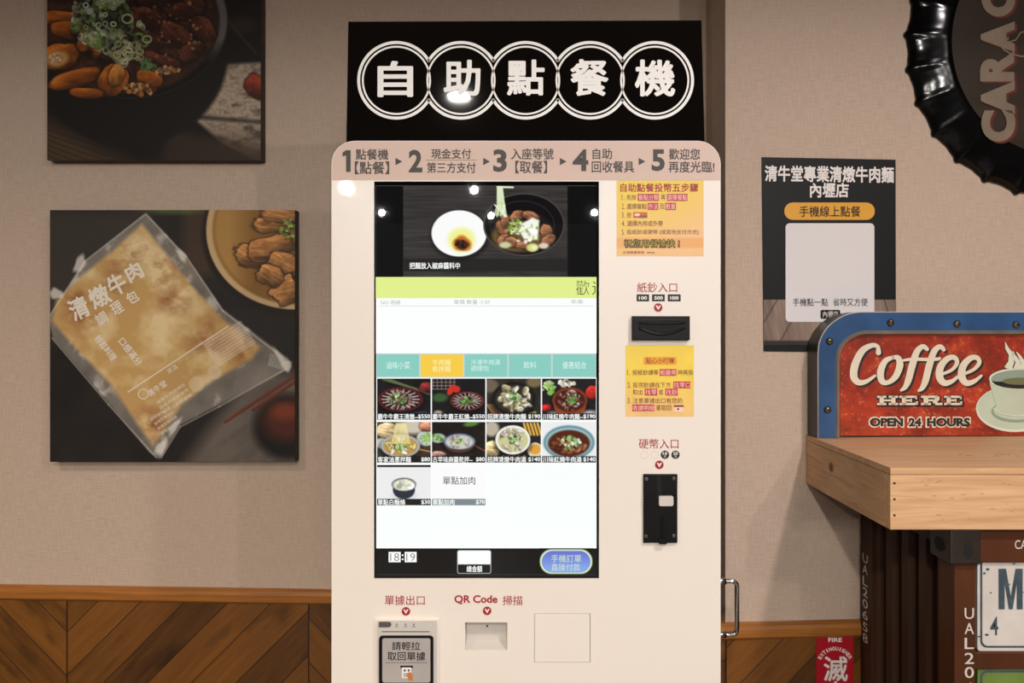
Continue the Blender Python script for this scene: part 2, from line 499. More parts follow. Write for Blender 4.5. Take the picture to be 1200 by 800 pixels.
# line where the long wall meets the return of the forward wall
CX = RA.x
t = (CX - LA.x) / LD.x
CB = LA + LD * t                                        # inner corner
A_ext = LA - LD * 1.2
wall_obj('wall_back', A_ext, CB + LD * 0.02, LN, 0, CEIL, 0.10, M_WALL)
R_ext = RA + RD * 1.9
RW = wall_obj('wall_right', RA, R_ext, RN, 0, CEIL, 0.10, M_WALL)
wall_obj('wall_return', CB, RA + Vector((0, .012, 0)), None, 0, CEIL, 0.10, M_WALL)

M_RAIL = mat('rail_wood', (160, 100, 42), 0.38, noise=((6, 60, 160), .22, 4))
def rail(name, A, B, z):
    d = (Vector(B) - Vector(A)); L = d.length; ang = math.atan2(d.y, d.x)
    prof = [(0.0, z - .034), (-.012, z - .034), (-.017, z - .029), (-.018, z - .012), (-.016, z - .004), (-.010, z), (0.0, z)]
    mb = MB(); n = len(prof)
    vs = [(x, y, zz) for x in (0, L) for y, zz in prof]
    fs = [(i, (i + 1) % n, n + (i + 1) % n, n + i) for i in range(n)] + [tuple(range(n)), tuple(range(n, 2 * n))[::-1]]
    mb.add(vs, fs, M_RAIL)
    o = mb.build(name); o.location = (A[0], A[1], 0); o.rotation_euler = (0, 0, ang)
    return struct(o)
# board seams seen at px 81 and 363 on the long wall
def along(px, A, d, fr):
    return (fr.at(px, 740) - A).dot(d)
s81 = along(81, A_ext, LD, F_L); s363 = along(363, A_ext, LD, F_L)
M_CHEV_L = chevron('chevron_boards', s81, s363 - s81, False, 0.060)
M_CHEV_R = chevron('chevron_boards_right', -0.02, 0.62, False, 0.02)
wall_obj('trim_1', A_ext, CB - LD * 0.009, LN, 0, RAIL_Z - .034, 0.0, M_CHEV_L, front=0.009)
wall_obj('trim_2', RA, R_ext, RN, 0, RAIL_Z - .034, 0.0, M_CHEV_R, front=0.009)
rail('trim_3', A_ext, CB - LD * 0.018, RAIL_Z)
rail('trim_4', RA - RD * 0.018, R_ext, RAIL_Z)
rail('trim_5', CB + Vector((0, -0.018, 0)), RA + Vector((0, -0.0, 0)), RAIL_Z)
wall_obj('trim_6', CB, RA, None, 0, RAIL_Z - .034, 0.0, M_CHEV_R, front=0.009)

mb = MB(); mb.box(-3.2, 3.0, -8.5, 2.3, -0.05, 0.0, mat('floor_tile', (84, 72, 62), 0.35, noise=((3, 3, 3), .12, 3))); struct(mb.build('floor'))
mb = MB(); mb.box(-3.2, 3.0, -8.5, 2.3, CEIL, CEIL + .05, mat('ceiling_paint', (120, 112, 102), 0.8, noise=((2, 2, 2), .04, 2))); struct(mb.build('ceiling'))

# ------------------------------------------------------------------ ordering kiosk
KX0, KX1 = 388.5, 844.5
K_TOP = F_K.at(600, 165).z
K_MID = F_K.at(616.5, 400).x
kiosk = thing('ordering_kiosk', 'white self-service ordering kiosk with tall touchscreen and black header sign', 'kiosk', (K_MID, K_Y + .2, 0))
M_KW = mat('kiosk_white_paint', (238, 228, 216), 0.30, coat=0.12, coat_rough=0.02, bump=((200, 200, 200), .05, .0005))
M_KPINK = mat('banner_film', (214, 186, 170), 0.5)
M_KBLACK = mat('kiosk_black_steel', (24, 22, 21), 0.45, noise=((9, 9, 9), .2, 2))
M_DTXT = mat('grey_print', (72, 66, 62), 0.6)
M_RED = mat('red_print', (162, 10, 22), 0.5)
M_WHT = mat('white_print', (236, 232, 226), 0.5)
M_BLK = mat('black_print', (22, 20, 20), 0.5)
M_GLOSSB = mat('black_gloss_plastic', (6, 6, 6), 0.32, spec=0.3, noise=((30, 30, 30), .2, 2))
M_MATB = mat('black_matt_plastic', (7, 7, 7), 0.45, spec=0.25, noise=((60, 60, 60), .2, 2))
M_DEEP = mat('slot_dark', (6, 6, 6), 0.8)
M_PLW = mat('white_plastic', (206, 199, 190), 0.4, noise=((20, 20, 20), .03, 2))
M_CHROME = mat('chrome', (200, 198, 194), 0.16, metal=1.0, noise=((30, 30, 30), .05, 2))
M_STEELS = mat('screw_steel', (150, 146, 140), 0.35, metal=1.0, noise=((200, 200, 200), .1, 2))

# door panel with openings for the screen, the code reader window and the blanking plate
SCR = (438.3, 212.5, 702.0, 677.8)
QRW = (545, 729, 594.5, 761.5)
PLT = (626, 718.5, 691.8, 776)
FLOOR_PY = 375 + CAM_Z / K_Y * 1000 - 26
outline = rrect(KX0, 165, KX1, FLOOR_PY, 27, 10, '1001')
mb = MB()
mb.slab(F_K, outline, -0.030, 0.0, M_KW, holes=[rrect(*SCR)[::-1], rrect(*QRW)[::-1], rrect(*PLT)[::-1]])
mb.build('front_panel', kiosk)
mb = MB()
zt = K_TOP - .012
x0 = F_K.at(KX0 + 6, 400).x; x1 = F_K.at(KX1 - 5, 400).x
prof = [(x0, 0.0), (x1, 0.0), (x1, zt - .035), (x1 - .010, zt - .010), (x1 - .035, zt), (x0 + .035, zt), (x0 + .010, zt - .010), (x0, zt - .035)]
ya, yb = K_Y + .0305, K_Y + .44
n = len(prof)
mb.add([(x, y, z) for y in (ya, yb) for x, z in prof], [(i, (i + 1) % n, n + (i + 1) % n, n + i) for i in range(n)] + [tuple(range(n)), tuple(range(n, 2 * n))[::-1]], M_KBLACK)
mb.build('cabinet', kiosk)

# step banner
mb = MB()
mb.poly(F_K, rrect(KX0 + .6, 165.6, KX1 - .6, 211.3, 26.4, 10, '1001'), M_KPINK, .0004)
T = lambda s, box, b=.018, m=M_DTXT, f=F_K, o=.0008: mb.text(f, s, box, m, o, bold=b)
mb.poly(F_K, [(405.6, 176), (411, 176), (411, 201.5), (405.6, 201.5), (405.6, 182.2), (401.5, 183.4), (401.5, 178.8)], M_DTXT, .0008)
for s, box in (('2', (479, 175.5, 495, 202)), ('3', (578, 175, 594, 201.5)), ('4', (671, 175, 689.5, 200.5)), ('5', (763.5, 175, 779, 200.5))):
    T(s, box, .034)
for s, box in (('點餐機', (417, 174.8, 455, 187.2)), ('【點餐】', (416, 189.3, 456, 204)), ('現金支付', (505.5, 174.5, 552, 186)), ('第三方支付', (500.5, 190.3, 557.5, 202.5)),
               ('入座等號', (599, 174, 648.5, 186.8)), ('【取餐】', (604, 188.5, 641, 203)), ('自助', (694.5, 174.2, 717, 186.5)), ('回收餐具', (693.5, 188.8, 743, 202)),
               ('歡迎您', (784, 174.5, 820, 187)), ('再度光臨!', (783.5, 189, 837, 202))):
    T(s, box)
mb.rect(F_K, 499, 187.2, 559.5, 187.9, mat('hairline_print', (150, 126, 112), .6), .0008)
for x in (463.5, 566.3, 656, 748.3):
    mb.poly(F_K, [(x, 185), (x + 8, 189.3), (x, 193.6)], M_DTXT, .0008)
mb.build('step_banner', kiosk)

# header sign
F_H = Frame((0, K_Y + .022, K_TOP), (0, -1, 0.0))
mb = MB()
M_HB = mat('header_black_acrylic', (13, 10, 9), 0.025, spec=0.5, noise=((4, 4, 4), .1, 1))
M_HW = mat('header_white_vinyl', (244, 240, 234), 0.4)
mb.slab(F_H, [(408, 25.2), (822.2, 23.6), (826, 167.5), (405.8, 167.5)], -0.012, 0.0, M_HB, bev=.0008)
mb.build('header_board', kiosk)
mb = MB()
cs = [464.6 + 75.65 * i for i in range(5)]
cy = 94.2; R0, R1 = 42.5, 46.0; r0, r1 = 38.3, 40.5
ax = math.acos(75.65 / 2 / R1); ai = math.acos(75.65 / 2 / R0)
for i, cx in enumerate(cs):
    n = 96; A = []; B = []
    segs = []
    lo = 0 if i == 4 else None
    # outer band: leave out what lies inside a neighbouring circle
    for k in range(n):
        th0, th1 = 2 * math.pi * k / n, 2 * math.pi * (k + 1) / n
        q = [(cx + r * math.cos(th), cy + r * math.sin(th)) for th in (th0, th1) for r in (R0, R1)]
        bad = any(j != i and 0 <= j < 5 and math.hypot((q[0][0] + q[3][0]) / 2 - cs[j], (q[0][1] + q[3][1]) / 2 - cy) < R1 - 1.6 for j in (i - 1, i + 1))
        if not bad:
            mb.poly(F_H, [q[0], q[1], q[3], q[2]], M_HW, .0008)
    mb.ring(F_H, cx, cy, r0, r1, M_HW, .0006, n=96)
mb.build('header_rings', kiosk)
for s, box in (('自', (443.8, 72.5, 482.8, 112.8)), ('助', (521, 71.3, 562, 111.6)), ('點', (595, 71, 637, 111)), ('餐', (669.5, 70.5, 712, 111.5)), ('機', (745, 71, 790, 112))):
    mb = MB(); mb.text(F_H, s, box, M_HW, .0008, bold=.026); mb.build('header_character', kiosk)

# ---- touchscreen
F_S = F_K.moved(-.003)
screen = None
M_BEZ = mat('bezel_glass', (8, 8, 9), 0.012)
mb = MB()
mb.slab(F_S, rrect(SCR[0] - 4, SCR[1] - 4, SCR[2] + 4, SCR[3] + 4), -.024, 0.0, M_BEZ)
screen = mb.build('touchscreen', kiosk)
def em(name, c, g=1.0): return mat('lit_' + name, c, 0.012, emit=c, gain=g)
E_WHITE = em('white', (252, 255, 253)); E_BLACK = em('black', (9, 9, 10)); E_LINE = em('line', (196, 198, 198)); E_GTXT = em('grey_type', (170, 172, 172))
E_TEAL = em('teal', (138, 206, 193)); E_YEL = em('yellow', (247, 205, 72)); E_BAN = em('banner', (226, 240, 142)); E_DK = em('dark_type', (70, 74, 50))
E_TEALT = em('pale_type', (222, 246, 238)); E_STRIP = em('caption_strip', (34, 32, 32)); E_STRIPG = em('caption_grey', (128, 140, 146)); E_DARKT = em('near_black_type', (70, 70, 72))
M_PAINT = mat('lit_picture', (0, 0, 0), 0.012, attr='emit')

# video pane
p = Paint(440.5, 218, 698.5, 324.5, 1.6, (10, 10, 12), 3)
m = np.clip((p.X - 472.5) / 1.2 + .5, 0, 1) * np.clip((665 - p.X) / 1.2 + .5, 0, 1)
nz = p.noise(40, 2.2, 3); n2 = p.noise(26, 26, 2)
wood = (np.array((54, 51, 50)) / 255.)[None, None, :] * (0.62 + .55 * nz + .25 * n2)[..., None]
p.A = p.A * (1 - m[..., None]) + wood * m[..., None]
p.poly([(473, 303), (665, 303), (665, 318), (473, 318)], (34, 32, 32), 1.5, .85)
p.ell(539, 276, 35, 29, (18, 17, 17), 5, al=.7)
p.ell(538, 273.4, 32.3, 27.0, (250, 251, 250), 1.2)
p.ell(541, 281, 16, 14.5, (240, 242, 140), 6, al=.9)
p.ell(541.5, 285.5, 11, 8.6, (196, 110, 30), 3.5, wob=.1)
p.ell(541.5, 286.5, 7.6, 5.6, (58, 30, 22), 3, wob=.15)
p.scatter(541, 286, 6.5, 4.6, 26, 1.2, [(30, 18, 16), (90, 50, 30), (12, 10, 12)])
p.ell(614, 263, 47.5, 37, (14, 13, 14), 1.2)
p.ring(614, 263, 47.5, 37, 1.6, (96, 90, 86), 1.2, al=.8)
p.ell(612, 272, 36, 25, (32, 26, 24), 3)
p.ring(612, 264, 38, 29, 1.0, (80, 78, 78), 1.0, al=.5)
p.ell(607, 277, 31, 18, (120, 96, 52), 4, al=.8)
for (x, y, rx, ry, a) in ((588, 268, 10, 6, 60), (590, 280, 8, 5, -30), (606, 253, 9, 6, -20), (622, 253, 10, 5, 15), (640, 271, 7, 8, 0), (643, 281, 9, 6, -30), (600, 284, 9, 6, 20), (612, 288, 7, 5, 0), (592, 259, 5, 8, 0)):
    p.chunk(x, y, rx, ry, (138, 92, 64), a)
p.poly([(611, 262), (624, 255), (632, 258), (630, 281), (614, 280), (608, 270)], (244, 246, 232), 2.5)
p.scatter(604, 266, 9, 9, 26, 2.2, [(150, 190, 90), (196, 220, 140), (110, 160, 60)], True)
p.scatter(615, 272, 18, 12, 24, 2.0, [(236, 240, 214), (180, 200, 120), (250, 250, 240)])
p.ell(624, 290, 7, 5, (214, 216, 130), 2); p.ell(626, 290, 3.6, 2.6, (240, 238, 190), 2); p.ell(592, 287, 7, 3.6, (200, 206, 160), 2); p.ell(637, 288, 6, 3.4, (226, 206, 186), 2)
for k in range(7):
    p.line(583 + k * .9, 218, 583 + k * 1.4, 238 + k, 1.5, (222, 236, 196), 1)
    p.line(583 + k * 1.3, 238, 580 + k * 2.2, 252, 1.6, (206, 222, 160), 1)
p.line(583, 219, 601, 219.5, 2.2, (226, 236, 200))
for k in range(8): p.line(578 + p.rs.rand() * 14, 240, 580 + p.rs.rand() * 14, 254, .9, (240, 246, 226))
mb = MB()
mb.paint(F_S, p, M_PAINT, .0005)
mb.text(F_S, '把麵放入椒麻醬料中', (480, 307.5, 539, 315), E_WHITE, .0009, bold=.02)
mb.rect(F_S, 440.3, 217.4, 698.7, 218, em('pane_edge', (70, 78, 78)), .0006)
mb.rect(F_S, 440.0, 217.4, 440.5, 324.5, em('pane_edge', (70, 78, 78)), .0006)
mb.build('video_pane', screen)

mb = MB()
mb.rect(F_S, 440.3, 324.5, 699, 349.3, E_BAN, .0005)
mb.text(F_S, '歡', (675, 328.5, 690.5, 345.5), E_DK, .0009, bold=-.010)
mb.text(F_S, '迎', (694, 328.5, 710.5, 345.5), E_DK, .0009, bold=-.004, clip=699)
mb.build('welcome_banner', screen)

mb = MB()
mb.rect(F_S, 440.6, 349.3, 699, 413.8, E_WHITE, .0005)
for s, box in (('NO 明細', (446.5, 351.5, 469, 357)), ('單價 數量 小計', (532, 351, 574.5, 356.5)), ('修/刪', (669, 350.8, 683, 356))):
    mb.text(F_S, s, box, E_GTXT, .0009)
mb.rect(F_S, 444, 358.2, 695, 358.7, E_LINE, .0009)
mb.build('order_list', screen)

tx = (440.8, 492.2, 543.6, 595.4, 646.8, 698.6)
tabs = ((('滷味小菜',), (452.5, 423.5, 480.5, 432)), (('牛肉麵', '乾拌麵'), (507, 421, 528, 435.5)), (('冷凍牛肉湯', '調理包'), (552, 421, 586, 434.5)), (('飲料',), (613.5, 423.5, 628.5, 431.5)), (('優惠組合',), (659, 423.5, 687, 431.8)))
for i, (ls, (a, b, c, d)) in enumerate(tabs):
    mb = MB()
    mb.rect(F_S, tx[i], 413.8, tx[i + 1], 442.2, em('tab_edge', (205, 214, 212)), .0005)
    mb.rect(F_S, tx[i] + .8, 415, tx[i + 1] - .8, 441.2, E_YEL if i == 1 else E_TEAL, .0008)
    if len(ls) == 1: mb.text(F_S, ls[0], (a, b, c, d), E_TEALT, .0011)
    else:
        h = (d - b) / 2
        mb.text(F_S, ls[0], (a, b, c, b + h - .4), em('pale_yellow_type', (255, 246, 196)) if i == 1 else E_TEALT, .0011)
        mb.text(F_S, ls[1], (a, b + h + .4, c if i == 1 else a + 21, d), em('pale_yellow_type', (255, 246, 196)) if i == 1 else E_TEALT, .0011)
    o = mb.build('category_button', screen)
    if i == 1: o['label'] = 'yellow selected category button'

E_BASE = em('page_white', (250, 254, 252))
mb = MB(); mb.rect(F_S, 441, 442.2, 699, 642.2, E_BASE, .0003); mb.build('menu_page', screen)

def tile_bowl(p, cx, cy, rx, ry, rim, inner, foods, n=36, size=3.0, green=None, wall=None):
    p.ell(cx, cy + ry * .25, rx * 1.08, ry * 1.12, (8, 8, 8), 5, al=.6)
    if wall: p.ell(cx, cy + ry * .38, rx * .92, ry * 1.0, wall, 1.2)
    p.ell(cx, cy, rx, ry, rim, 1.2)
    p.ell(cx, cy + .4, rx * .87, ry * .84, inner, 1.5)
    for _ in range(n):
        r = math.sqrt(p.rs.rand()) * .72; t = p.rs.rand() * 6.283
        p.chunk(cx + r * rx * math.cos(t), cy + r * ry * math.sin(t), size * (.6 + .8 * p.rs.rand()), size * .55 * (.6 + .8 * p.rs.rand()), foods[p.rs.randint(len(foods))], p.rs.rand() * 180)
    if green: p.scatter(cx + green[0], cy + green[1], green[2], green[3], 34, 1.5, [(84, 126, 58), (140, 172, 100), (190, 206, 160), (62, 100, 46)])

cols = [(442, 504.8), (506.2, 568.8), (570.2, 633.8), (635.2, 698.4)]
rows = [(443.4, 484, 491.6), (494.2, 534.2, 541.8), (544.6, 584.2, 591.8)]
def tile(r, c, seed, bg, draw, name_, price, strip=None, toned=None):
    (xa, xb), (ya, ys, yb) = cols[c], rows[r]
    p = Paint(xa, ya, xb, yb if strip is None else ys, 1.7, bg, seed)
    p.mul(.7 + .6 * p.noise(14, 14, 3))
    draw(p, (xa + xb) / 2, (ya + ys) / 2 + 2)
    if strip is None: p.poly([(xa - 9, ys), (xb + 9, ys), (xb + 9, yb + 9), (xa - 9, yb + 9)], (22, 21, 22), 1.0, .8)
    mb = MB(); mb.paint(F_S, p, M_PAINT, .0006)
    if strip is not None: mb.rect(F_S, xa, ys, xb, yb, strip, .0006)
    wd = xb - xa
    mb.text(F_S, name_, (xa + 1.0, ys + .6, xa + min(wd * .76, 6.6 * len(name_)), yb - .4), E_WHITE, .001, bold=.02)
    mb.text(F_S, price, (xb - 3.7 * len(price), ys + 1.2, xb - .8, yb - .9), E_WHITE, .001, bold=.02)
    return mb.build('menu_tile', screen)

def d_a(p, cx, cy):      # dark bowl with red rim, sliced beef, leeks behind
    for k in range(6): p.line(cx - 25 + 2 * k, cy - 21, cx + 20 + 2 * k, cy - 9 + k, 1.6, (92, 112, 70), 1.2, .8)
    p.chunk(cx + 26, cy - 12, 8, 6, (120, 40, 40)); p.ell(cx + 16, cy + 20, 14, 4, (60, 66, 96), 3)
    tile_bowl(p, cx - 4, cy + 2, 26.5, 14.5, (92, 28, 32), (34, 24, 24), [(110, 104, 96), (130, 84, 80), (84, 62, 58)], 44, 3.0, (-4, 0, 12, 7))
    for k in range(18):
        a = k / 18 * 6.283; p.line(cx - 4 + 14 * math.cos(a), cy + 2 + 8 * math.sin(a), cx - 4 + 22 * math.cos(a), cy + 2 + 11.5 * math.sin(a), 1.2, (206, 178, 176), 1)
def d_b(p, cx, cy):
    for k in range(6): p.line(cx - 30 + 5 * k, cy - 24, cx - 30 + 5 * k, cy - 10, .8, (150, 130, 118), .8)
    for k in range(4): p.line(cx - 31, cy - 22 + 4 * k, cx - 4, cy - 22 + 4 * k, .8, (150, 130, 118), .8)
    p.ell(cx - 9, cy - 9, 3.4, 7, (206, 52, 34), 1.5, 30); p.ell(cx - 3, cy - 10, 5, 4, (198, 50, 36), 1.5)
    p.ell(cx - 22, cy, 9, 5, (60, 90, 50), 3); p.ell(cx - 24, cy + 18, 5, 3, (170, 160, 150), 2)
    tile_bowl(p, cx + 10, cy + 4, 19.5, 11, (120, 50, 44), (34, 24, 24), [(112, 100, 92), (120, 72, 66), (88, 76, 66)], 34, 2.4, (0, 0, 9, 4.5))
    for k in range(18):
        a = k / 18 * 6.283; p.line(cx + 10 + 10 * math.cos(a), cy + 4 + 6 * math.sin(a), cx + 10 + 16 * math.cos(a), cy + 4 + 9 * math.sin(a), 1.0, (204, 180, 176), 1)
def d_c(p, cx, cy):
    p.ell(cx - 28, cy - 14, 10, 8, (110, 96, 80), 4); p.ell(cx + 24, cy - 18, 9, 6, (120, 104, 70), 3)
    for k in range(8): p.line(cx - 32 + 1.6 * k, cy + 8, cx - 22 + 1.6 * k, cy + 22, .9, (180, 140, 80))
    p.ell(cx - 21, cy + 20, 6, 4, (196, 90, 50), 2)
    tile_bowl(p, cx, cy + 1, 25, 19.5, (26, 25, 25), (50, 44, 34), [(186, 176, 146), (160, 148, 112), (200, 192, 170)], 34, 5, (0, -2, 6, 6))
    p.scatter(cx + 24, cy + 21, 8, 3, 14, 2, [(150, 150, 60), (120, 110, 50)])
def d_d(p, cx, cy):
    p.scatter(cx - 24, cy - 12, 8, 7, 26, 2.6, [(150, 190, 100), (110, 160, 70), (200, 220, 160)]); p.scatter(cx - 3, cy - 17, 10, 4, 18, 2.5, [(220, 214, 200), (190, 180, 160)])
    p.chunk(cx + 27, cy - 6, 8, 8, (176, 44, 34)); p.chunk(cx - 27, cy + 12, 6, 4, (190, 40, 32)); p.ell(cx + 22, cy + 20, 14, 5, (190, 188, 186), 4); p.ell(cx - 15, cy + 20, 9, 4, (170, 170, 168), 4)
    tile_bowl(p, cx + 1, cy + 3, 20.5, 15, (126, 58, 34), (70, 30, 22), [(124, 70, 56), (170, 148, 136), (92, 42, 34)], 40, 2.8, (2, 0, 6, 5), (150, 70, 40))
def d_e(p, cx, cy):
    p.chunk(cx - 20, cy - 12, 12, 9, (206, 180, 134)); p.ell(cx + 10, cy - 16, 18, 8, (206, 196, 176), 5); p.ell(cx + 26, cy - 3, 11, 9, (196, 200, 196), 1.5); p.scatter(cx + 26, cy - 3, 8, 6, 24, 2, [(120, 170, 70), (180, 210, 130)])
    p.chunk(cx + 26, cy - 17, 8, 6, (200, 130, 100)); p.ell(cx - 26, cy + 3, 8, 6, (190, 196, 180), 2)
    tile_bowl(p, cx - 4, cy + 6, 23, 13.5, (170, 176, 180), (190, 150, 80), [(226, 200, 120), (214, 170, 90), (236, 226, 190)], 36, 3.0, (-1, 1, 8, 4))
    for k in range(12): p.line(cx - 9 + k, cy - 20, cx - 14 + 1.9 * k, cy + 3, 1.1, (240, 226, 160), 1)
    p.line(cx + 18, cy + 10, cx + 32, cy + 13, 1.6, (190, 130, 80))
def d_f(p, cx, cy):
    p.ell(cx + 15, cy - 20, 9, 3, (84, 130, 50), 2, -10); p.ell(cx - 24, cy - 3, 9, 5.5, (170, 180, 176), 1.3); p.scatter(cx - 24, cy - 3, 7, 3.6, 18, 1.8, [(100, 150, 60), (160, 196, 110)])
    p.chunk(cx - 24, cy + 16, 9, 4, (160, 120, 110)); p.line(cx + 16, cy + 4, cx + 31, cy + 12, 1.8, (120, 66, 50))
    tile_bowl(p, cx + 1, cy + 1, 18.5, 9.5, (112, 124, 150), (206, 204, 196), [(200, 194, 182), (180, 170, 152)], 12, 2.6, (0, 0, 4, 2.4), (84, 52, 44))
def d_g(p, cx, cy):
    p.ell(cx - 26, cy - 14, 9, 9, (186, 178, 156), 4); p.chunk(cx - 26, cy + 10, 10, 10, (216, 190, 130))
    for k in range(5): p.line(cx + 12 + 4 * k, cy - 20, cx + 16 + 4 * k, cy - 7, 2.6, (226, 176, 76), 1)
    for k in range(5): p.line(cx - 12 + 6 * k, cy + 18, cx - 2 + 6 * k, cy + 24, 2.6, (220, 170, 80), 1)
    p.ell(cx + 25, cy + 11, 9, 9, (222, 214, 190), 1.3); p.ell(cx + 25, cy + 10, 6.5, 6, (226, 160, 60), 1.5)
    tile_bowl(p, cx - 1, cy - 1, 20.5, 17, (246, 244, 236), (206, 204, 150), [(178, 160, 146), (206, 196, 180)], 24, 3.4, (1, -1, 6, 5))
def d_h(p, cx, cy):
    p.ell(cx, cy + 2, 30.5, 20.5, (142, 178, 184), 1.2); p.ring(cx, cy + 2, 29, 19, 1.2, (86, 130, 140), 1); p.ring(cx, cy + 2, 26, 16.6, 1.2, (160, 190, 192), 1)
    p.ell(cx, cy + 3, 24.5, 15.5, (84, 38, 22), 2)
    for _ in range(26):
        r = math.sqrt(p.rs.rand()); t_ = p.rs.rand() * 6.283
        p.chunk(cx + 19 * r * math.cos(t_), cy + 6 + 9 * r * math.sin(t_), 4, 2.4, [(120, 66, 42), (150, 100, 70), (86, 44, 30)][p.rs.randint(3)], p.rs.rand() * 180)
    p.scatter(cx + 2, cy + 2, 11, 7, 60, 1.6, [(140, 180, 100), (200, 214, 180), (226, 224, 210), (96, 140, 66)])
def d_i(p, cx, cy):
    p.poly([(400, 544), (520, 544), (520, 547), (400, 547)], (12, 12, 14), 1)
    p.ell(cx, cy + 14, 13, 5, (206, 212, 212), 4)
    p.ell(cx, cy + 7, 13, 11, (46, 50, 62), 1.2); p.ell(cx, cy + 1, 14.4, 8, (110, 116, 108), 1.2); p.ell(cx, cy + 1.6, 12.6, 6.6, (226, 226, 206), 1.4)
    p.scatter(cx, cy + 2, 10, 4.6, 22, 3, [(240, 240, 226), (206, 206, 184), (226, 226, 210)])
def d_j(p, cx, cy): pass
DK = (26, 25, 27)
tile(0, 0, 11, DK, d_a, '霸牛牛霸王清燉--', '$550')
tile(0, 1, 12, DK, d_b, '霸牛牛霸王紅燒--', '$550')
tile(0, 2, 13, (46, 42, 38), d_c, '招牌清燉牛肉麵', '$190')
tile(0, 3, 14, (34, 32, 34), d_d, '川味紅燒牛肉麵--', '$190')
tile(1, 0, 15, (70, 58, 48), d_e, '客家油蔥拌麵', '$80')
tile(1, 1, 16, (34, 30, 28), d_f, '古早味麻醬乾拌--', '$80')
tile(1, 2, 17, (36, 35, 36), d_g, '招牌清燉牛肉湯', '$140')
tile(1, 3, 18, (255, 255, 255), lambda p, cx, cy: (p.A.fill(.93), d_h(p, cx, cy)), '川味紅燒牛肉湯', '$140')
tile(2, 0, 19, (255, 255, 255), lambda p, cx, cy: (p.A.fill(.93), d_i(p, cx, cy)), '單點白麵條', '$30', E_STRIP)
o = tile(2, 1, 20, (255, 255, 255), lambda p, cx, cy: p.A.fill(.985), '單點加肉', '$70', E_STRIPG)
mb = MB(); mb.text(F_S, '單點加肉', (519, 558, 557, 567.5), E_DARKT, .0011, bold=.004); mb.build('tile_lettering', o)

mb = MB()
mb.rect(F_S, 441.5, 642.2, 699, 674.5, E_BLACK, .0005)
mb.rect(F_S, 441.5, 672.6, 699, 673.4, em('grey_edge', (48, 50, 52)), .0007)
mb.build('status_bar', screen)
mb = MB()
for a, b, s in ((455.5, 469.6, '18'), (474.3, 488.2, '19')):
    mb.rect(F_S, a, 646.3, b, 658.4, E_WHITE, .0008)
    mb.text(F_S, s, (a + 2, 648, b - 1.8, 656.8), em('clock_type', (84, 84, 84)), .0011, bold=-.012)
for y in (649.3, 654): mb.rect(F_S, 471, y, 472.8, y + 1.8, E_WHITE, .0008)
mb.build('clock_display', screen)
mb = MB()
mb.rect(F_S, 535.8, 644.3, 575.6, 671.8, em('box_rim', (176, 180, 180)), .0007, 2.5)
mb.rect(F_S, 536.6, 645, 574.8, 661, E_WHITE, .0009, 2)
mb.rect(F_S, 536.6, 660.6, 574.8, 671, E_BLACK, .0009, 2)
mb.text(F_S, '總金額', (547, 662.5, 565, 669.8), E_WHITE, .0012, bold=.02)
mb.build('total_box', screen)
mb = MB()
p = Paint(632, 642, 695, 673, 2.0, (9, 9, 10), 5)
def rr(x0, y0, x1, y1, r):
    dx = np.maximum(np.abs(p.X - (x0 + x1) / 2) - (x1 - x0) / 2 + r, 0); dy = np.maximum(np.abs(p.Y - (y0 + y1) / 2) - (y1 - y0) / 2 + r, 0)
    return np.clip(r - np.hypot(dx, dy) + .5, 0, 1)
p.put(rr(632.4, 643, 694.4, 672.4, 14), (150, 168, 70)); p.put(rr(633.2, 643.8, 693.6, 671.6, 13.5), (222, 236, 226)); p.put(rr(635, 645.2, 691.8, 670.2, 12.5), (104, 116, 206))
g = np.clip((p.Y - 646) / 22, 0, 1); p.put(rr(635.6, 645.8, 691.2, 669.6, 12) * g * .8, (140, 188, 240))
mb.paint(F_S, p, M_PAINT, .0006)
mb.text(F_S, '手機訂單', (646, 649.5, 681, 658.5), em('button_type', (214, 226, 206)), .001)
mb.text(F_S, '直接付款', (646, 660, 680, 668.5), em('button_type', (214, 226, 206)), .001)
mb.build('checkout_button', screen)

# ---- printed marks on the door
def badge(cx, cy, parent=kiosk):
    mb = MB()
    mb.ell(F_K, cx, cy, 5.0, 5.0, M_RED, .0004)
    mb.poly(F_K, [(cx - 3, cy - 2), (cx - 1.4, cy - 2.6), (cx, cy - .2), (cx + 1.4, cy - 2.6), (cx + 3, cy - 2), (cx, cy + 3)], M_WHT, .0007)
    mb.build('arrow_badge', parent)
for c in ((771.3, 360.2), (772.6, 544.4), (475.7, 716), (570.8, 715.4)): badge(*c)
def letters(items, name='red_lettering', b=.006):
    mb = MB()
    for s, box, mm, bb in items: mb.text(F_K, s, box, mm, .0004, bold=bb)
    return mb.build(name, kiosk)
letters([('紙鈔入口', (746.5, 331, 793.5, 342.5), M_RED, .004)])
letters([('硬幣入口', (748.5, 514, 795, 525.5), M_RED, .004)])
letters([('單據出口', (451, 697.3, 497.7, 708.8), M_RED, .004)])
letters([('QR Code', (532.5, 697, 583, 707.8), M_RED, .028), ('掃描', (589, 697.8, 612.3, 708.8), M_RED, .006)])
for s, a, b in (('100', 746, 760.6), ('500', 764, 779), ('1000', 782.5, 797.6)):
    mb = MB()
    mb.rect(F_K, a, 344.8, b, 353, M_BLK, .0004); mb.text(F_K, s, (a + 2.6, 346.9, b - 2.4, 351), M_WHT, .0007, bold=.03)
    mb.build('banknote_value', kiosk)
M_FADE = mat('faded_print', (214, 202, 192), .5)
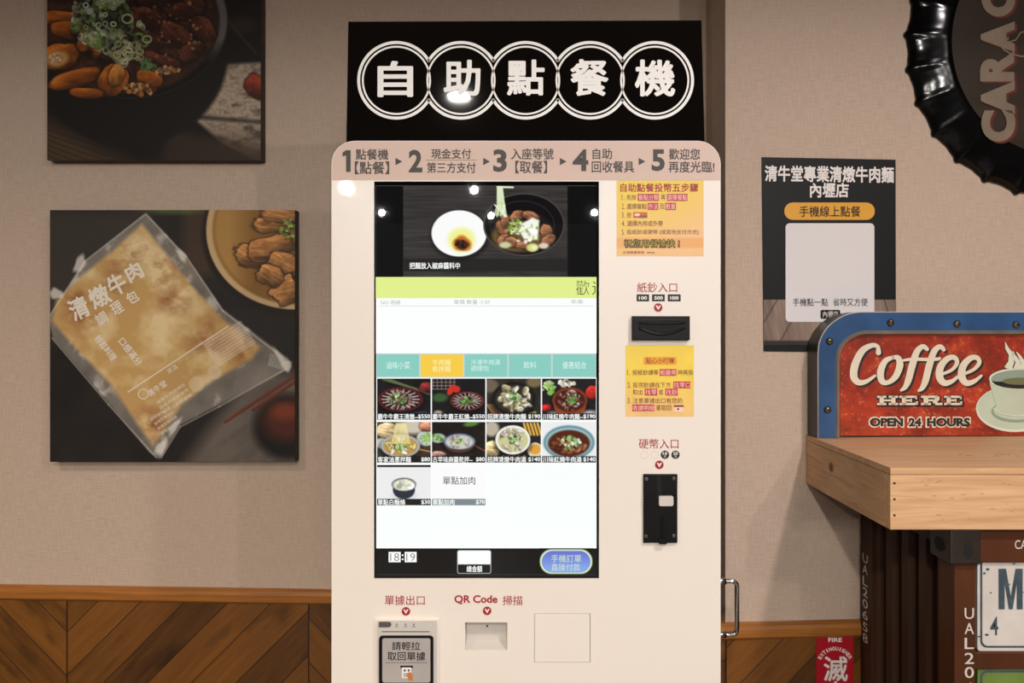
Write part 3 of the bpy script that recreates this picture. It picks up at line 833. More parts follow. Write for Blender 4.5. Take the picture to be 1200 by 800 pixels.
for cx, s, mm in ((755, '1', M_FADE), (767.3, '5', M_FADE), (779.2, '10', M_BLK), (791.6, '50', M_BLK)):
    mb = MB()
    if mm is M_FADE: mb.ring(F_K, cx, 532.8, 4.1, 4.6, mm, .0004, n=32)
    else:
        mb.ell(F_K, cx, 532.6, 4.9, 4.9, mm, .0004)
        mb.text(F_K, s, (cx - 2.6, 529.2, cx + 2.6, 533), M_WHT, .0007, bold=.02); mb.text(F_K, '元', (cx - 1.5, 533.4, cx + 1.5, 536.2), M_WHT, .0007)
    mb.build('coin_value', kiosk)

# ---- stickers
M_PRINT = mat('paper_print', (0, 0, 0), 0.35, attr='diffuse')
M_MAROON = mat('maroon_print', (120, 36, 44), .5); M_CRIM = mat('crimson_block', (190, 30, 66), .5); M_PALEP = mat('pale_pink_print', (250, 206, 190), .5)
p = Paint(722.5, 211.5, 824.5, 300.2, 1.2, (0, 0, 0), 31)
g = np.clip((p.Y - 211) / 80 + .25 * (p.X - 770) / 50, 0, 1)[..., None]
p.A = np.array((232, 198, 36)) / 255. * (1 - g) + np.array((236, 188, 128)) / 255. * g
p.poly([(700, 278.5), (840, 278.5), (840, 290.5), (700, 290.5)], (232, 160, 84), 3, .8)
mb = MB(); mb.paint(F_K, p, M_PRINT, .0004)
mb.text(F_K, '自助點餐投幣五步驟', (727, 215, 818, 224.8), M_RED, .0008, bold=.02)
def line_(y, items, h=6.6):
    for s, a, b, blk in items:
        if blk: mb.rect(F_K, a - .6, y - h / 2 - .9, b + .6, y + h / 2 + .9, M_CRIM, .0007)
        mb.text(F_K, s, (a, y - h / 2, b, y + h / 2), M_PALEP if blk else M_MAROON, .0010)
line_(231.3, [('1.', 728.5, 731.5, 0), ('先按', 734, 745.5, 0), ('餐點分類', 748, 771.5, 1), ('再', 774.5, 779.5, 0), ('選擇餐點', 782, 805, 1)])
line_(241.8, [('2.', 728.5, 732, 0), ('選擇餐點', 734.5, 757.5, 0), ('作法', 759.5, 770.8, 1), ('及', 773, 778.5, 0), ('數量', 780, 791.5, 1)])
line_(252, [('3.', 728.5, 732, 0), ('按', 734.5, 739.6, 0)])
mb.rect(F_K, 742, 248.5, 758.5, 255.4, mat('orange_button_print', (206, 104, 40), .5), .0007); mb.rect(F_K, 749, 252.2, 758.5, 255.4, mat('brown_button_print', (140, 92, 76), .5), .0008); mb.ell(F_K, 746.6, 251.6, 3.4, 1.7, M_PALEP, .0009)
line_(261.8, [('4.', 728.5, 732.5, 0), ('選擇內用或外帶', 735, 776.5, 0)])
line_(272.2, [('5.', 728.5, 732, 0), ('投紙鈔或硬幣 (或其他支付方式)', 734.5, 818.5, 0)])
mb.text(F_K, '祝您用餐愉快 !', (731.5, 280.6, 796, 290), mat('brown_print', (46, 32, 10), .5), .0008, bold=.075)
mb.text(F_K, '祝您用餐愉快 !', (731.9, 281.1, 795.6, 289.5), mat('gold_print', (214, 190, 60), .5), .0011, bold=-.012)
mb.text(F_K, '台灣專屬服務', (730, 294, 755, 297.4), M_MAROON, .0008); mb.text(F_K, 'www.', (758, 294.8, 768, 297.2), M_MAROON, .0008)
o = mb.build('instruction_sticker', kiosk); o['label'] = 'taller yellow sticker with five numbered steps'

p = Paint(733, 404.5, 813.2, 488, 1.2, (0, 0, 0), 32)
g = np.clip((p.Y - 440) / 48, 0, 1)[..., None]
p.A = np.array((238, 206, 74)) / 255. * (1 - g) + np.array((238, 194, 128)) / 255. * g
p.A *= (.97 + .06 * p.noise(16, 16, 2))[..., None]
mb = MB(); mb.paint(F_K, p, M_PRINT, .0004)
mb.rect(F_K, 754, 418, 793, 427.2, mat('orange_pill', (236, 160, 40), .5), .0007, 2)
mb.text(F_K, '貼心小叮嚀', (757, 419, 790, 426), M_MAROON, .0010, bold=.006)
line_(436.2, [('1.', 735, 738, 0), ('投紙鈔請等', 741, 771.5, 0), ('紙變亮', 773.5, 792, 1), ('時再投', 794.5, 812, 0)], 6.2)
line_(450.8, [('2.', 735.3, 739, 0), ('投完鈔請在下方', 741.5, 786, 0), ('找零口', 789.5, 808.5, 1)], 6.2)
line_(459.2, [('取出', 741.5, 753, 0), ('找零', 756, 769.5, 1), ('或', 772, 777, 0), ('找鈔', 780, 793.5, 1)], 6.2)
line_(469.2, [('3.', 735.3, 739, 0), ('注意單據出口有您的', 741.5, 799.5, 0)], 6.2)
line_(477.6, [('收據明細', 741.5, 766.5, 1), ('要取回', 769, 786.5, 0)], 6.2)
mb.rect(F_K, 790, 475, 800.5, 482, M_PALEP, .0007); mb.rect(F_K, 789.5, 474.6, 801, 476.6, M_MAROON, .0009); mb.ell(F_K, 794.5, 479, 1.4, 1.0, M_BLK, .001)
o = mb.build('instruction_sticker', kiosk); o['label'] = 'smaller yellow sticker with three reminders'

# ---- banknote acceptor
mb = MB()
mb.slab(F_K, rrect(740, 370.3, 807, 398), -.004, .012, M_MATB, bev=.0015)
f2 = F_K.moved(.012)
mb.slab(f2, rrect(743, 373, 804.5, 375.8, .8), 0, .002, M_GLOSSB, bev=.0006)
acc = mb.build('banknote_acceptor', kiosk)
mb = MB()
top = [(747.5 + 53 * i / 16, 378.2 + 3.6 * math.sin(math.pi * i / 16) * .35) for i in range(17)]
low = [(747.5 + 53 * i / 16, 384 + 7.5 * math.sin(math.pi * i / 16)) for i in range(17)]
mb.poly(f2, top + low[::-1], M_DEEP, .0006)
A = [F_K.at(x, y, .013) for x, y in low]; mb.tube(A, .0022, M_GLOSSB, 8)
A = [F_K.at(x, y, .013) for x, y in top]; mb.tube(A, .0014, M_GLOSSB, 8)
mb.build('banknote_slot', acc)

# ---- coin acceptor
mb = MB()
mb.slab(F_K, rrect(753.6, 555, 793.2, 635), -.003, .006, M_MATB, bev=.001)
fc = F_K.moved(.006)
for y in (579.5, 583.2, 586.8, 590.4):
    for a, b in ((754.2, 758.4), (788.5, 792.6)): mb.slab(fc, rrect(a, y - .8, b, y + .8), 0, .0016, M_GLOSSB)
mb.poly(fc, [(769.5, 556.5), (774.5, 556.5), (775.2, 580), (771, 580)], M_DEEP, .0004)
mb.slab(fc, rrect(774.8, 604, 778.2, 630, 1), 0, .0025, M_GLOSSB, bev=.0006)
mb.slab(fc, rrect(771.5, 630, 781, 636.5, 1.5), -.004, .006, M_MATB, bev=.001)
ca = mb.build('coin_acceptor', kiosk)
mb = MB(); mb.slab(fc, rrect(771.7, 580.5, 788.5, 592, 1.5), 0, .006, M_PLW, bev=.0016); o = mb.build('return_lever', ca); o['label'] = 'white coin return lever'
for x, y in ((757.5, 561), (789.7, 560.6), (757, 628), (789.6, 627.6)):
    mb = MB(); mb.slab(fc, [(x + 1.9 * math.cos(k * math.pi / 8), y + 1.9 * math.sin(k * math.pi / 8)) for k in range(16)], 0, .0014, M_STEELS, bev=.0005)
    mb.rect(fc, x - 1.3, y - .25, x + 1.3, y + .25, M_DEEP, .0015); mb.rect(fc, x - .25, y - 1.3, x + .25, y + 1.3, M_DEEP, .0016)
    mb.build('screw', ca)

# ---- code reader window (a sloping tray behind the opening)
mb = MB()
x0, y0, x1, y1 = QRW; dp = .028
P = lambda x, y, d: F_K.at(x, y, -d)
e = 1.0
q0 = [P(x0 - e, y0 - e, .001), P(x1 + e, y0 - e, .001), P(x1 + e, y1 + e, .001), P(x0 - e, y1 + e, .001)]
q1 = [P(x0 + 1.5, y0 + .5, .022), P(x1 - 1.5, y0 + .5, .022), P(x1 - 1.5, y1 - 6, .022), P(x0 + 1.5, y1 - 6, .022)]
q2 = [P(x0 + 1.5, y0 + 12, .022), P(x1 - 1.5, y0 + 12, .022)]
mb.add(q0 + q1, [(0, 1, 5, 4), (1, 2, 6, 5), (2, 3, 7, 6), (3, 0, 4, 7), (4, 5, 6, 7)], M_PLW)
mb.ell(F_K.moved(-.0212), 571, 733.4, 1.3, 1.3, M_DEEP, 0.0, 16)
o = mb.build('code_reader_window', kiosk)
# ---- blanking plate
mb = MB(); mb.slab(F_K, rrect(PLT[0] + .5, PLT[1] + .4, PLT[2] - .6, PLT[3] - .5), -.012, -.0002, M_KW)
mb.box(P(PLT[0] - 2, 0, .02).x, P(PLT[2] + 2, 0, .02).x, K_Y + .0125, K_Y + .016, P(0, PLT[3] + 2, .02).z, P(0, PLT[1] - 2, .02).z, M_PLW)
mb.build('blanking_plate', kiosk)

# ---- receipt printer
mb = MB()
mb.slab(F_K, rrect(439.5, 724, 515, 822, 1.5), -.001, .004, M_KW, bev=.0015)
fr = F_K.moved(.004)
mb.slab(fr, rrect(442.5, 726.5, 512, 815, 1.5), 0, .004, M_PLW, bev=.001)
fr2 = F_K.moved(.008)
mb.rect(fr2, 447.5, 739.4, 503.5, 740.3, M_DEEP, .0004)
for x in (465, 475.3, 485):
    mb.ell(fr2, x, 731.2, .9, .9, M_DTXT, .0004); mb.rect(fr2, x - 1.8, 733.4, x + 1.8, 734.2, M_DTXT, .0004)
mb.ell(fr2, 504.3, 732.6, 1.6, 1.6, M_FADE, .0004)
pr = mb.build('receipt_printer', kiosk)
mb = MB(); mb.slab(fr2, rrect(444, 728.2, 458.6, 734.4, 3, 6, '1100'), 0, .0015, mat('smoked_plastic', (88, 84, 82), .3, noise=((50, 50, 50), .1, 2)), bev=.0005); mb.build('status_window', pr)
mb = MB()
M_STK = mat('silver_grey_sticker', (176, 168, 162), .5, noise=((15, 15, 15), .05, 2))
mb.slab(fr2, rrect(444.4, 744.2, 508, 812, 4), 0, .003, M_MATB, bev=.0012)
fr3 = F_K.moved(.011)
mb.rect(fr3, 448, 747.5, 504.4, 799.4, M_STK, .0004, 2.5)
mb.text(fr3, '請輕拉', (459.5, 751.5, 492.5, 761.3), M_BLK, .0008, bold=.012)
mb.text(fr3, '取回單據', (454.3, 763.3, 498.5, 773.5), M_BLK, .0008, bold=.012)
for k in range(15): mb.rect(fr3, 452 + 3.3 * k, 775.6, 454.2 + 3.3 * k, 776.3, M_BLK, .0008)
mb.rect(fr3, 469.2, 779.4, 484, 782.3, M_BLK, .0008)
mb.rect(fr3, 471, 781.5, 482, 794, M_WHT, .0011, .8)
for a, b in ((473.5, 475.5), (478, 480)): mb.rect(fr3, a, 783.8, b, 786.2, M_BLK, .0013)
mb.rect(fr3, 473, 788.5, 478, 789.5, M_DTXT, .0013); mb.rect(fr3, 473, 791, 477, 792, M_DTXT, .0013)
mb.poly(fr3, [(477.5, 788.5), (480.5, 786.5), (483.6, 790), (483.8, 796.5), (480, 796.5), (478, 794), (476.8, 791)], mat('orange_print', (206, 120, 56), .5), .0014)
o = mb.build('receipt_flap', pr); o['label'] = 'black framed grey flap with Chinese instructions'

# ---- side handle
mb = MB()
def PH(px, py, d): return Vector(((px - 600) / FPX * (K_Y + d), K_Y + d, CAM_Z - (py - HZ) / FPX * (K_Y + d)))
pts = [PH(838, 681, .04)]
for cx, cy, a0, a1 in ((857.8, 686.5, -90, 0), (857.8, 737.5, 0, 90)):
    for k in range(9):
        a = math.radians(a0 + (a1 - a0) * k / 8); pts.append(PH(cx + 5.8 * math.cos(a), cy + 5.8 * math.sin(a), .04))
pts.append(PH(838, 743.3, .04))
mb.tube(pts, .0042, M_CHROME, 14)
for y in (681, 743.3):
    mb.tube([PH(839.5, y, .04), PH(850.5, y, .04)], .0060, M_CHROME, 14)
mb.build('side_handle', kiosk)

# ------------------------------------------------------------------ canvas prints on the long wall
CT = 0.034
F_C = F_L.moved(CT)
M_CANVAS = mat('canvas_print_ink', (0, 0, 0), 0.55, attr='diffuse', spec=0.3)
M_WRAP = mat('canvas_wrap', (52, 44, 38), 0.7, noise=((30, 30, 30), .25, 3))
def canvas(label, box, p):
    x0, y0, x1, y1 = box
    r = thing('canvas_print', label, 'picture', F_L.at((x0 + x1) / 2, y1, 0))
    mb = MB(); mb.slab(F_C, rrect(x0, y0, x1, y1), -CT, -.0004, M_WRAP, bev=.002); mb.build('canvas_wrap', r)
    return r
CG = 1.0                                      # print density
# upper picture: braised beef noodle bowl with halved eggs and spring onions
U0 = (55.3, -64, 305.5, 187.5)
p = Paint(*U0, 1.5, (26, 20, 16), 51)
n1 = p.noise(60, 9, 4, -.5); p.mul(.7 + .6 * n1)
p.poly([(20, 120), (150, 190), (150, 240), (20, 240)], (112, 84, 56), 26, .8)
for k in range(9): p.line(50, 150 + k * 6, 130, 176 + k * 7, 1.5, (40, 28, 20), 2, .5)
p.poly([(215, 128), (258, 76), (320, 72), (320, 196), (262, 168)], (222, 198, 170), 5)
n2 = p.noise(14, 9, 4); m = p.p_mask([(215, 128), (258, 76), (320, 72), (320, 196), (262, 168)], 5); p.put(m * np.clip((n2 - .5) * 4, 0, 1) * .75, (86, 72, 62))
p.put(m * np.clip((p.noise(3.2, 2.4, 2) - .42) * 2.2, 0, 1) * .45, (120, 102, 86)); p.put(m * np.clip((p.noise(30, 16, 3) - .55) * 5, 0, 1) * .6, (70, 58, 50)); p.put(m * np.clip((p.Y - 136) / 40, 0, 1) * .5, (70, 52, 38))
p.poly([(228, 134), (320, 142), (320, 146), (232, 140)], (50, 40, 34), 4, .7)
p.poly([(200, 150), (320, 176), (320, 215), (180, 215)], (84, 62, 46), 14, .7)
p.chunk(302, 102, 16, 12, (150, 56, 34), 30, .1, .4, .15)
p.line(268, 25, 300, 62, 3, (96, 66, 44), 3, .6); p.ell(285, 30, 16, 10, (84, 58, 40), 8, al=.5)
p.ell(152, 60, 116, 112, (28, 22, 19), 5)                     # outside of the bowl
p.ell(152, 26, 116, 92, (20, 16, 14), 2)
m = (p.e_mask(152, 24, 115, 91, 2) - p.e_mask(148, 24, 109, 86, 4)); p.put(m * np.clip((p.X - 215) / 30, 0, 1) * np.clip((75 - p.Y) / 30, 0, 1) * .8, (150, 140, 134))
p.ring(152, 24, 116, 92, 2.0, (80, 64, 50), 2, al=.5)
p.ell(148, 26, 108, 84, (58, 34, 22), 4)
n3 = p.noise(10, 6, 4); p.put(p.e_mask(148, 26, 106, 82, 6) * np.clip((n3 - .35) * 3, 0, 1) * .6, (120, 70, 42))
for (x, y, rx, ry, a) in ((215, 8, 24, 15, 10), (190, -12, 30, 18, -10), (238, 34, 16, 12, 50), (205, 40, 22, 12, 30), (160, -22, 28, 14, 0), (190, 72, 22, 8, 20), (225, 60, 16, 10, -30), (170, 20, 20, 12, 20)):
    p.chunk(x, y, rx, ry, (96, 50, 32), a, .16, .6)
p.scatter(200, 30, 40, 40, 60, 2.0, [(150, 96, 60), (60, 34, 24), (176, 124, 84)])
for (x, y, rx, ry, a) in ((72, 22, 26, 9, 4), (86, 36, 28, 10, 8), (70, 66, 23, 15, -12), (106, 54, 16, 12, 30), (88, 92, 32, 10, -14), (133, 94, 17, 19, 40), (102, 109, 20, 6, 4), (176, 92, 16, 9, 20)):
    p.chunk(x, y, rx, ry, (176, 94, 30), a, .07, .3, .12)
p.ell(68, 69, 13, 9, (238, 176, 110), 4, -14); p.scatter(66, 68, 9, 6, 30, 1.2, [(250, 226, 190), (214, 140, 70)])
p.chunk(137, 88, 9, 13, (214, 132, 60), 20, .1, .3, .12)
p.scatter(120, 22, 36, 30, 190, 4.2, [(150, 180, 96), (196, 212, 150), (112, 146, 70), (222, 226, 196)], True)
p.scatter(140, 40, 32, 26, 120, 4.6, [(140, 168, 84), (206, 214, 170), (112, 140, 66), (228, 226, 200)], True)
mm_ = p.e_mask(128, 32, 44, 42, 8); nn_ = p.noise(15, 13, 3); p.A *= (1 - mm_ * np.clip((.62 - nn_) * 2.6, 0, .72))[..., None]
p.scatter(112, 18, 32, 34, 70, 3.0, [(206, 216, 170), (150, 176, 100), (230, 232, 210)], True)
p.scatter(150, 62, 20, 14, 40, 4.0, [(178, 188, 130), (214, 206, 160)], True); p.scatter(174, 76, 10, 6, 22, 3, [(96, 140, 84), (120, 160, 90)])
p.scatter(195, 82, 16, 5, 34, 2.2, [(206, 160, 110), (170, 110, 66)]); p.scatter(165, 104, 18, 7, 40, 2.6, [(190, 120, 60), (226, 180, 120), (110, 60, 34)])
p.ring(150, 22, 7, 6, 2, (216, 214, 170), 1); p.ring(173, 46, 6, 5, 2, (206, 206, 160), 1); p.ring(146, 72, 5, 4, 1.8, (226, 220, 180), 1)
p.mul(.80)
c1 = canvas('canvas photo print of a dark noodle bowl with eggs and spring onions', U0, p)
mb = MB(); mb.paint(F_C, p, M_CANVAS, 0); mb.build('printed_picture', c1)

# lower picture: vacuum bag of braised beef on a dark table
L0 = (58.6, 246, 345.5, 541)
p = Paint(*L0, 1.5, (34, 29, 26), 52)
n1 = p.noise(46, 46, 4); p.mul(.65 + .7 * n1)
p.poly([(40, 240), (185, 240), (60, 390), (40, 390)], (72, 64, 58), 30, .55)
p.poly([(215, 240), (250, 240), (252, 320), (215, 330)], (92, 66, 46), 14, .6)
for k in range(10): p.line(222 + 3 * k, 240, 224 + 3 * k, 285, .8, (46, 32, 24), 1, .5)
p.poly([(300, 430), (360, 440), (360, 560), (205, 560)], (126, 114, 104), 22, .8)
n2 = p.noise(30, 12, 4, -.6); p.put(p.p_mask([(300, 430), (360, 440), (360, 560), (205, 560)], 22) * np.clip((n2 - .45) * 3, 0, 1) * .5, (84, 74, 68))
p.ell(205, 246, 34, 5, (110, 140, 60), 5, al=.5)
p.ell(338, 500, 40, 38, (22, 16, 14), 12); p.ell(338, 492, 30, 24, (96, 40, 22), 16, al=.8); p.ell(334, 482, 16, 10, (150, 66, 34), 9, al=.6)
for a in ((265, 494, 352, 436), (297, 480, 352, 443)):
    p.line(*a, 3.4, (92, 40, 24), 1.2); p.line(a[0], a[1] - .7, a[2], a[3] - .7, 1.2, (156, 74, 46), 1, .7)
# soup bowl
p.ell(346, 274, 108, 97, (30, 22, 18), 5); p.ell(346, 270, 103.5, 92.5, (206, 172, 126), 1.6); p.ell(347, 269.5, 97, 87, (140, 98, 48), 3)
m = p.e_mask(347, 269, 95, 85, 6) * np.clip((300 - p.X) / 30, 0, 1); p.put(m * .7, (196, 152, 84))
for (x, y, rx, ry, a) in ((322, 262, 24, 10, -8), (300, 300, 22, 12, 10), (318, 290, 24, 13, -18), (332, 312, 18, 14, 20), (336, 340, 17, 15, -30), (335, 252, 24, 9, 0), (316, 322, 15, 12, 20)):
    p.chunk(x, y, rx, ry, (164, 112, 64), a, .1, 1.2)
p.scatter(340, 268, 12, 12, 40, 2.2, [(130, 150, 66), (170, 180, 96), (90, 116, 46)])
# bag: clear margin, filling
def quad(pts, n=14, bulge=0.0):
    out = []
    for i in range(len(pts)):
        (ax, ay), (bx, by) = pts[i], pts[(i + 1) % len(pts)]
        for k in range(n):
            t_ = k / n; out.append((ax + (bx - ax) * t_ + bulge * math.sin(math.pi * t_) * (by - ay), ay + (by - ay) * t_ - bulge * math.sin(math.pi * t_) * (bx - ax)))
    return out
outer = [(172, 249), (217, 297), (262, 362), (338, 420), (338, 432), (258, 474), (212, 498), (188, 538), (176, 530), (128, 472), (62, 396), (57, 372), (100, 306)]
def pm(pts, soft):                                             # any polygon, by crossing number, softened
    X, Y = p.X, p.Y; ins = np.zeros(X.shape, bool); d = np.full(X.shape, 1e9); n = len(pts)
    for i in range(n):
        (ax, ay), (bx, by) = pts[i], pts[(i + 1) % n]
        c = ((ay > Y) != (by > Y)) & (X < (bx - ax) * (Y - ay) / ((by - ay) or 1e-9) + ax); ins ^= c
        L2 = (bx - ax) ** 2 + (by - ay) ** 2 or 1e-9
        t_ = np.clip(((X - ax) * (bx - ax) + (Y - ay) * (by - ay)) / L2, 0, 1)
        d = np.minimum(d, np.hypot(X - ax - t_ * (bx - ax), Y - ay - t_ * (by - ay)))
    return np.clip(np.where(ins, d, -d) / soft + .5, 0, 1)
mo = pm(outer, 2.5)
n3 = p.noise(18, 30, 4, .6)
p.put(mo * (.45 + .35 * n3), (172, 162, 150))
p.put(mo * np.clip((n3 - .62) * 6, 0, 1) * .6, (226, 220, 210))
inner = [(167, 262), (190, 290), (222, 330), (262, 374), (306, 406), (296, 420), (250, 446), (214, 474), (192, 508), (180, 522), (164, 500), (132, 452), (84, 402), (61, 376), (66, 352), (98, 322), (130, 296)]
mi = pm(inner, 5)
g = p.noise(34, 30, 4)
base = np.array((196, 156, 96)) / 255.; dk = np.array((150, 98, 56)) / 255.; lt = np.array((226, 200, 150)) / 255.
f1 = np.clip((g - .42) * 3.2, 0, 1)[..., None]
fill = base * (1 - f1) + lt * f1
g2 = p.noise(22, 18, 4)
spots = np.zeros(p.X.shape)
for (x, y, r) in ((190, 320, 26), (150, 300, 30), (95, 372, 24), (88, 350, 18), (178, 500, 26), (250, 400, 30), (290, 410, 26), (205, 350, 24), (140, 330, 22)):
    spots = np.maximum(spots, np.clip(1.2 - np.hypot(p.X - x, p.Y - y) / r, 0, 1))
f2 = (np.clip((g2 - .40) * 3.5, 0, 1) * spots)[..., None]
fill = fill * (1 - f2) + dk * f2
g3 = np.clip((p.noise(7, 5, 3) - .58) * 5, 0, 1)[..., None] * f2 * .7
fill = fill * (1 - g3) + np.array((216, 176, 150)) / 255. * g3
p.A = p.A * (1 - mi[..., None]) + fill * mi[..., None]
for pts in ([(172, 251), (216, 298)], [(218, 299), (262, 364)], [(262, 364), (334, 421)], [(61, 396), (128, 474), (184, 536)], [(57, 372), (100, 306), (170, 252)], [(336, 432), (258, 476), (212, 500), (190, 536)]):
    for (a, b), (c, d) in zip(pts, pts[1:]): p.line(a, b, c, d, 1.6, (226, 220, 210), 1.6, .55)
for (x, y, rx, ry, a) in ((214, 299, 8, 4, 50), (94, 309, 10, 6, -60), (66, 344, 8, 6, 30), (328, 418, 10, 3, 60), (336, 428, 6, 6, 0), (205, 500, 10, 4, -60), (190, 524, 10, 5, -60)):
    p.ell(x, y, rx, ry, (236, 230, 220), 3, a, .75, .2)
for k in range(12): p.line(318 + 2.2 * k, 414 + .9 * k, 315 + 2.0 * k, 428 + .6 * k, .8, (226, 220, 212), .8, .7)
p.line(151, 459, 268, 382, 1.1, (240, 232, 220), .8)
p.poly([(238, 402), (282, 375), (300, 400), (256, 430)], (226, 200, 176), 2, .35)
for k in range(9): p.line(241 + 2.0 * k, 404 + 3 * k, 284 + 2.0 * k, 377 + 3 * k, .7, (240, 232, 220), .7, .6)
for q in ((231, 450, 9), (252, 436, 8)): p.ell(q[0], q[1], q[2], q[2], (226, 206, 180), 2, al=.5)
p.ring(165, 294, 14, 9, .9, (236, 224, 200), .8, -30, .6)
p.mul(CG)
c2 = canvas('canvas photo print of a sealed golden food bag beside a soup bowl', L0, p)
M_BAGT = mat('bag_white_lettering', (232, 222, 206), .55)
mb = MB(); mb.paint(F_C, p, M_CANVAS, 0)
for s, x, y, a, w_, h_ in (('清', 92.5, 361, 24, 21, 25), ('燉', 116.5, 347, 26, 23, 24), ('牛', 137, 333, 28, 20, 24), ('肉', 157, 318.5, 28, 18, 20)):
    mb.text(F_C, s, (x, y, w_, h_), M_BAGT, .0004, bold=.03, rot=a)
for s, x, y in (('調', 119, 373), ('理', 137, 360.5), ('包', 155, 348)):
    mb.text(F_C, s, (x, y, 13, 14), M_BAGT, .0004, bold=.02, rot=32)
mb.text(F_C, '輕鬆料理', (124, 407.5, 34, 9), M_BAGT, .0004, bold=.02, rot=-52); mb.text(F_C, '口感滿分', (153, 412, 37, 9), M_BAGT, .0004, bold=.02, rot=-52)
mb.text(F_C, '清牛堂', (184, 455, 25, 8), M_BAGT, .0004, bold=.015, rot=34); mb.text(F_C, '常溫', (202, 432, 13, 6), M_BAGT, .0004, rot=34)
mb.ring(F_C, 168, 461.5, 5.2, 6.2, M_BAGT, .0004, n=24)
for k in range(3): mb.text(F_C, ('清燉牛肉調理包', '品名內容量保存', '有效日期原產地')[k], (200 + 4 * k, 461 + 6 * k, 40, 4), M_BAGT, .0004, rot=34)
for k in range(4): mb.text(F_C, ('開封後請儘速', '食用完畢謝謝', '請置於陰涼處', '避免陽光直射')[k], (188 + 4 * k, 484 + 5.5 * k, 27, 3.6), M_BAGT, .0004, rot=34)
mb.build('printed_picture', c2)

# ------------------------------------------------------------------ poster on the right wall
F_P = F_R.moved(.0022)
M_PBLK = mat('poster_black', (23, 22, 23), 0.5, spec=0.25, noise=((7, 7, 7), .08, 2))
poster = MB()
pq = [(892.6, 184), (1049.6, 187), (1050, 413.2), (895, 411.6)]
poster.slab(F_P, pq, -.0020, 0, M_PBLK)
F_PP = F_P
po = poster
p = Paint(894.6, 351, 1050, 404, 1.2, (0, 0, 0), 71)
p.A = np.array((132, 112, 98)) / 255. * (.7 + .55 * p.noise(60, 6, 3, 1.35))[..., None]
for xa, xb in ((905, 880), (935, 912), (968, 958), (1000, 1006), (1030, 1052)): p.line(xa + 6, 350, xb, 404, 1.3, (66, 54, 48), 1)
p.poly([(880, 399), (1060, 399), (1060, 410), (880, 410)], (44, 38, 36), 2)
po.paint(F_P, p, M_PRINT, .0005)
M_PTX = mat('poster_white_type', (232, 224, 218), .5)
po.text(F_P, '清牛堂專業清燉牛肉麵', (896.5, 195, 1047, 213), M_PTX, .0006, bold=.03, warp=lambda X, Y: (X, Y + (X - 970) * .012))
po.text(F_P, '內壢店', (949.5, 214.6, 994, 231), M_PTX, .0006, bold=.03)
po.rect(F_P, 919, 237.2, 1025, 257.6, mat('amber_pill', (222, 160, 44), .5), .0006, 10)
po.text(F_P, '手機線上點餐', (936.5, 241.5, 1008, 254), M_PBLK, .0010, bold=.010)
po.rect(F_P, 920.5, 261.5, 1024.5, 377, mat('card_white', (222, 216, 214), .5), .0006, 5)
po.text(F_P, '手機點一點', (929, 349.5, 970, 358.5), M_PBLK, .0010, bold=.006); po.text(F_P, '省時又方便', (976, 349.5, 1016.5, 358.5), M_PBLK, .0010, bold=.006)
po.rect(F_P, 961.3, 363, 984.5, 373.5, M_PBLK, .0010, 2); po.text(F_P, '內壢店', (964, 364.5, 982, 372), M_PTX, .0014)
poster = po.build('poster', loc=F_P.at(971, 412))
poster['label'] = 'black poster with Chinese lettering, amber pill and white card, on right wall'; poster['category'] = 'poster'

# ------------------------------------------------------------------ giant bottle cap on the right wall
BCX, BCY = 1229.0, 57.0
DR = F_R.at(BCX, BCY)
cap = thing('bottle_cap_sign', 'giant black bottle cap sign with crimped edge on right wall', 'wall sign', DR)
sR = (F_R.at(BCX + 1, BCY) - F_R.at(BCX, BCY)).length          # metres per px on the wall
ux = RD; uz = Vector((0, 0, 1)); un = F_R.n
M_CAPB = mat('cap_black_enamel', (5, 5, 6), 0.12, spec=0.28, noise=((12, 12, 12), .3, 2), bump=((40, 40, 40), .08, .001))
M_CAPF = mat('cap_face_print', (52, 42, 33), 0.30, noise=((3.5, 3.5, 9), .35, 4), bump=((60, 60, 300), .06, .0006))
mb = MB(); NS = 27; nt_ = NS * 12
prof = [(-.001, 161, 4.0), (.003, 162, 4.4), (.008, 160.5, 4.4), (.015, 154.5, 3.8), (.022, 147, 3.2), (.028, 138.5, 2.4), (.032, 131, 1.5), (.0345, 126, .6), (.0352, 123, 0), (.0346, 120.5, 0)]
vs = []
for d, r, am in prof:
    for k in range(nt_):
        th = 2 * math.pi * k / nt_
        c = math.cos(NS * (th - math.radians(189.5)))
        rr_ = r * 1.022 + am * (max(c, 0) ** 5 - .35 * max(-c, 0))
        vs.append(DR + (ux * math.cos(th) + uz * math.sin(th)) * rr_ * sR + un * d)
fs = []
for j in range(len(prof) - 1):
    for k in range(nt_):
        k2 = (k + 1) % nt_; fs.append((j * nt_ + k, j * nt_ + k2, (j + 1) * nt_ + k2, (j + 1) * nt_ + k))
mb.add(vs, fs, M_CAPB, True)
mb.build('crimped_skirt', cap)
mb = MB(); vs = []; fs = []; rings = [(124.0, .0342), (104, .0350), (80, .0358), (50, .0362), (20, .0364)]
for r, d in rings:
    for k in range(96):
        th = 2 * math.pi * k / 96; vs.append(DR + (ux * math.cos(th) + uz * math.sin(th)) * r * sR + un * d)
for j in range(len(rings) - 1):
    for k in range(96): fs.append((j * 96 + k, j * 96 + (k + 1) % 96, (j + 1) * 96 + (k + 1) % 96, (j + 1) * 96 + k))
fs.append(tuple(range(4 * 96, 5 * 96)))
mb.add(vs, fs, M_CAPF, True)
capface = mb.build('cap_face', cap)
F_B = F_R.moved(.0375)
M_CTX = mat('cap_tan_type', (128, 112, 94), .4, noise=((14, 14, 14), .12, 3)); M_CRED = mat('cap_red_type', (96, 36, 28), .4)
mb = MB()
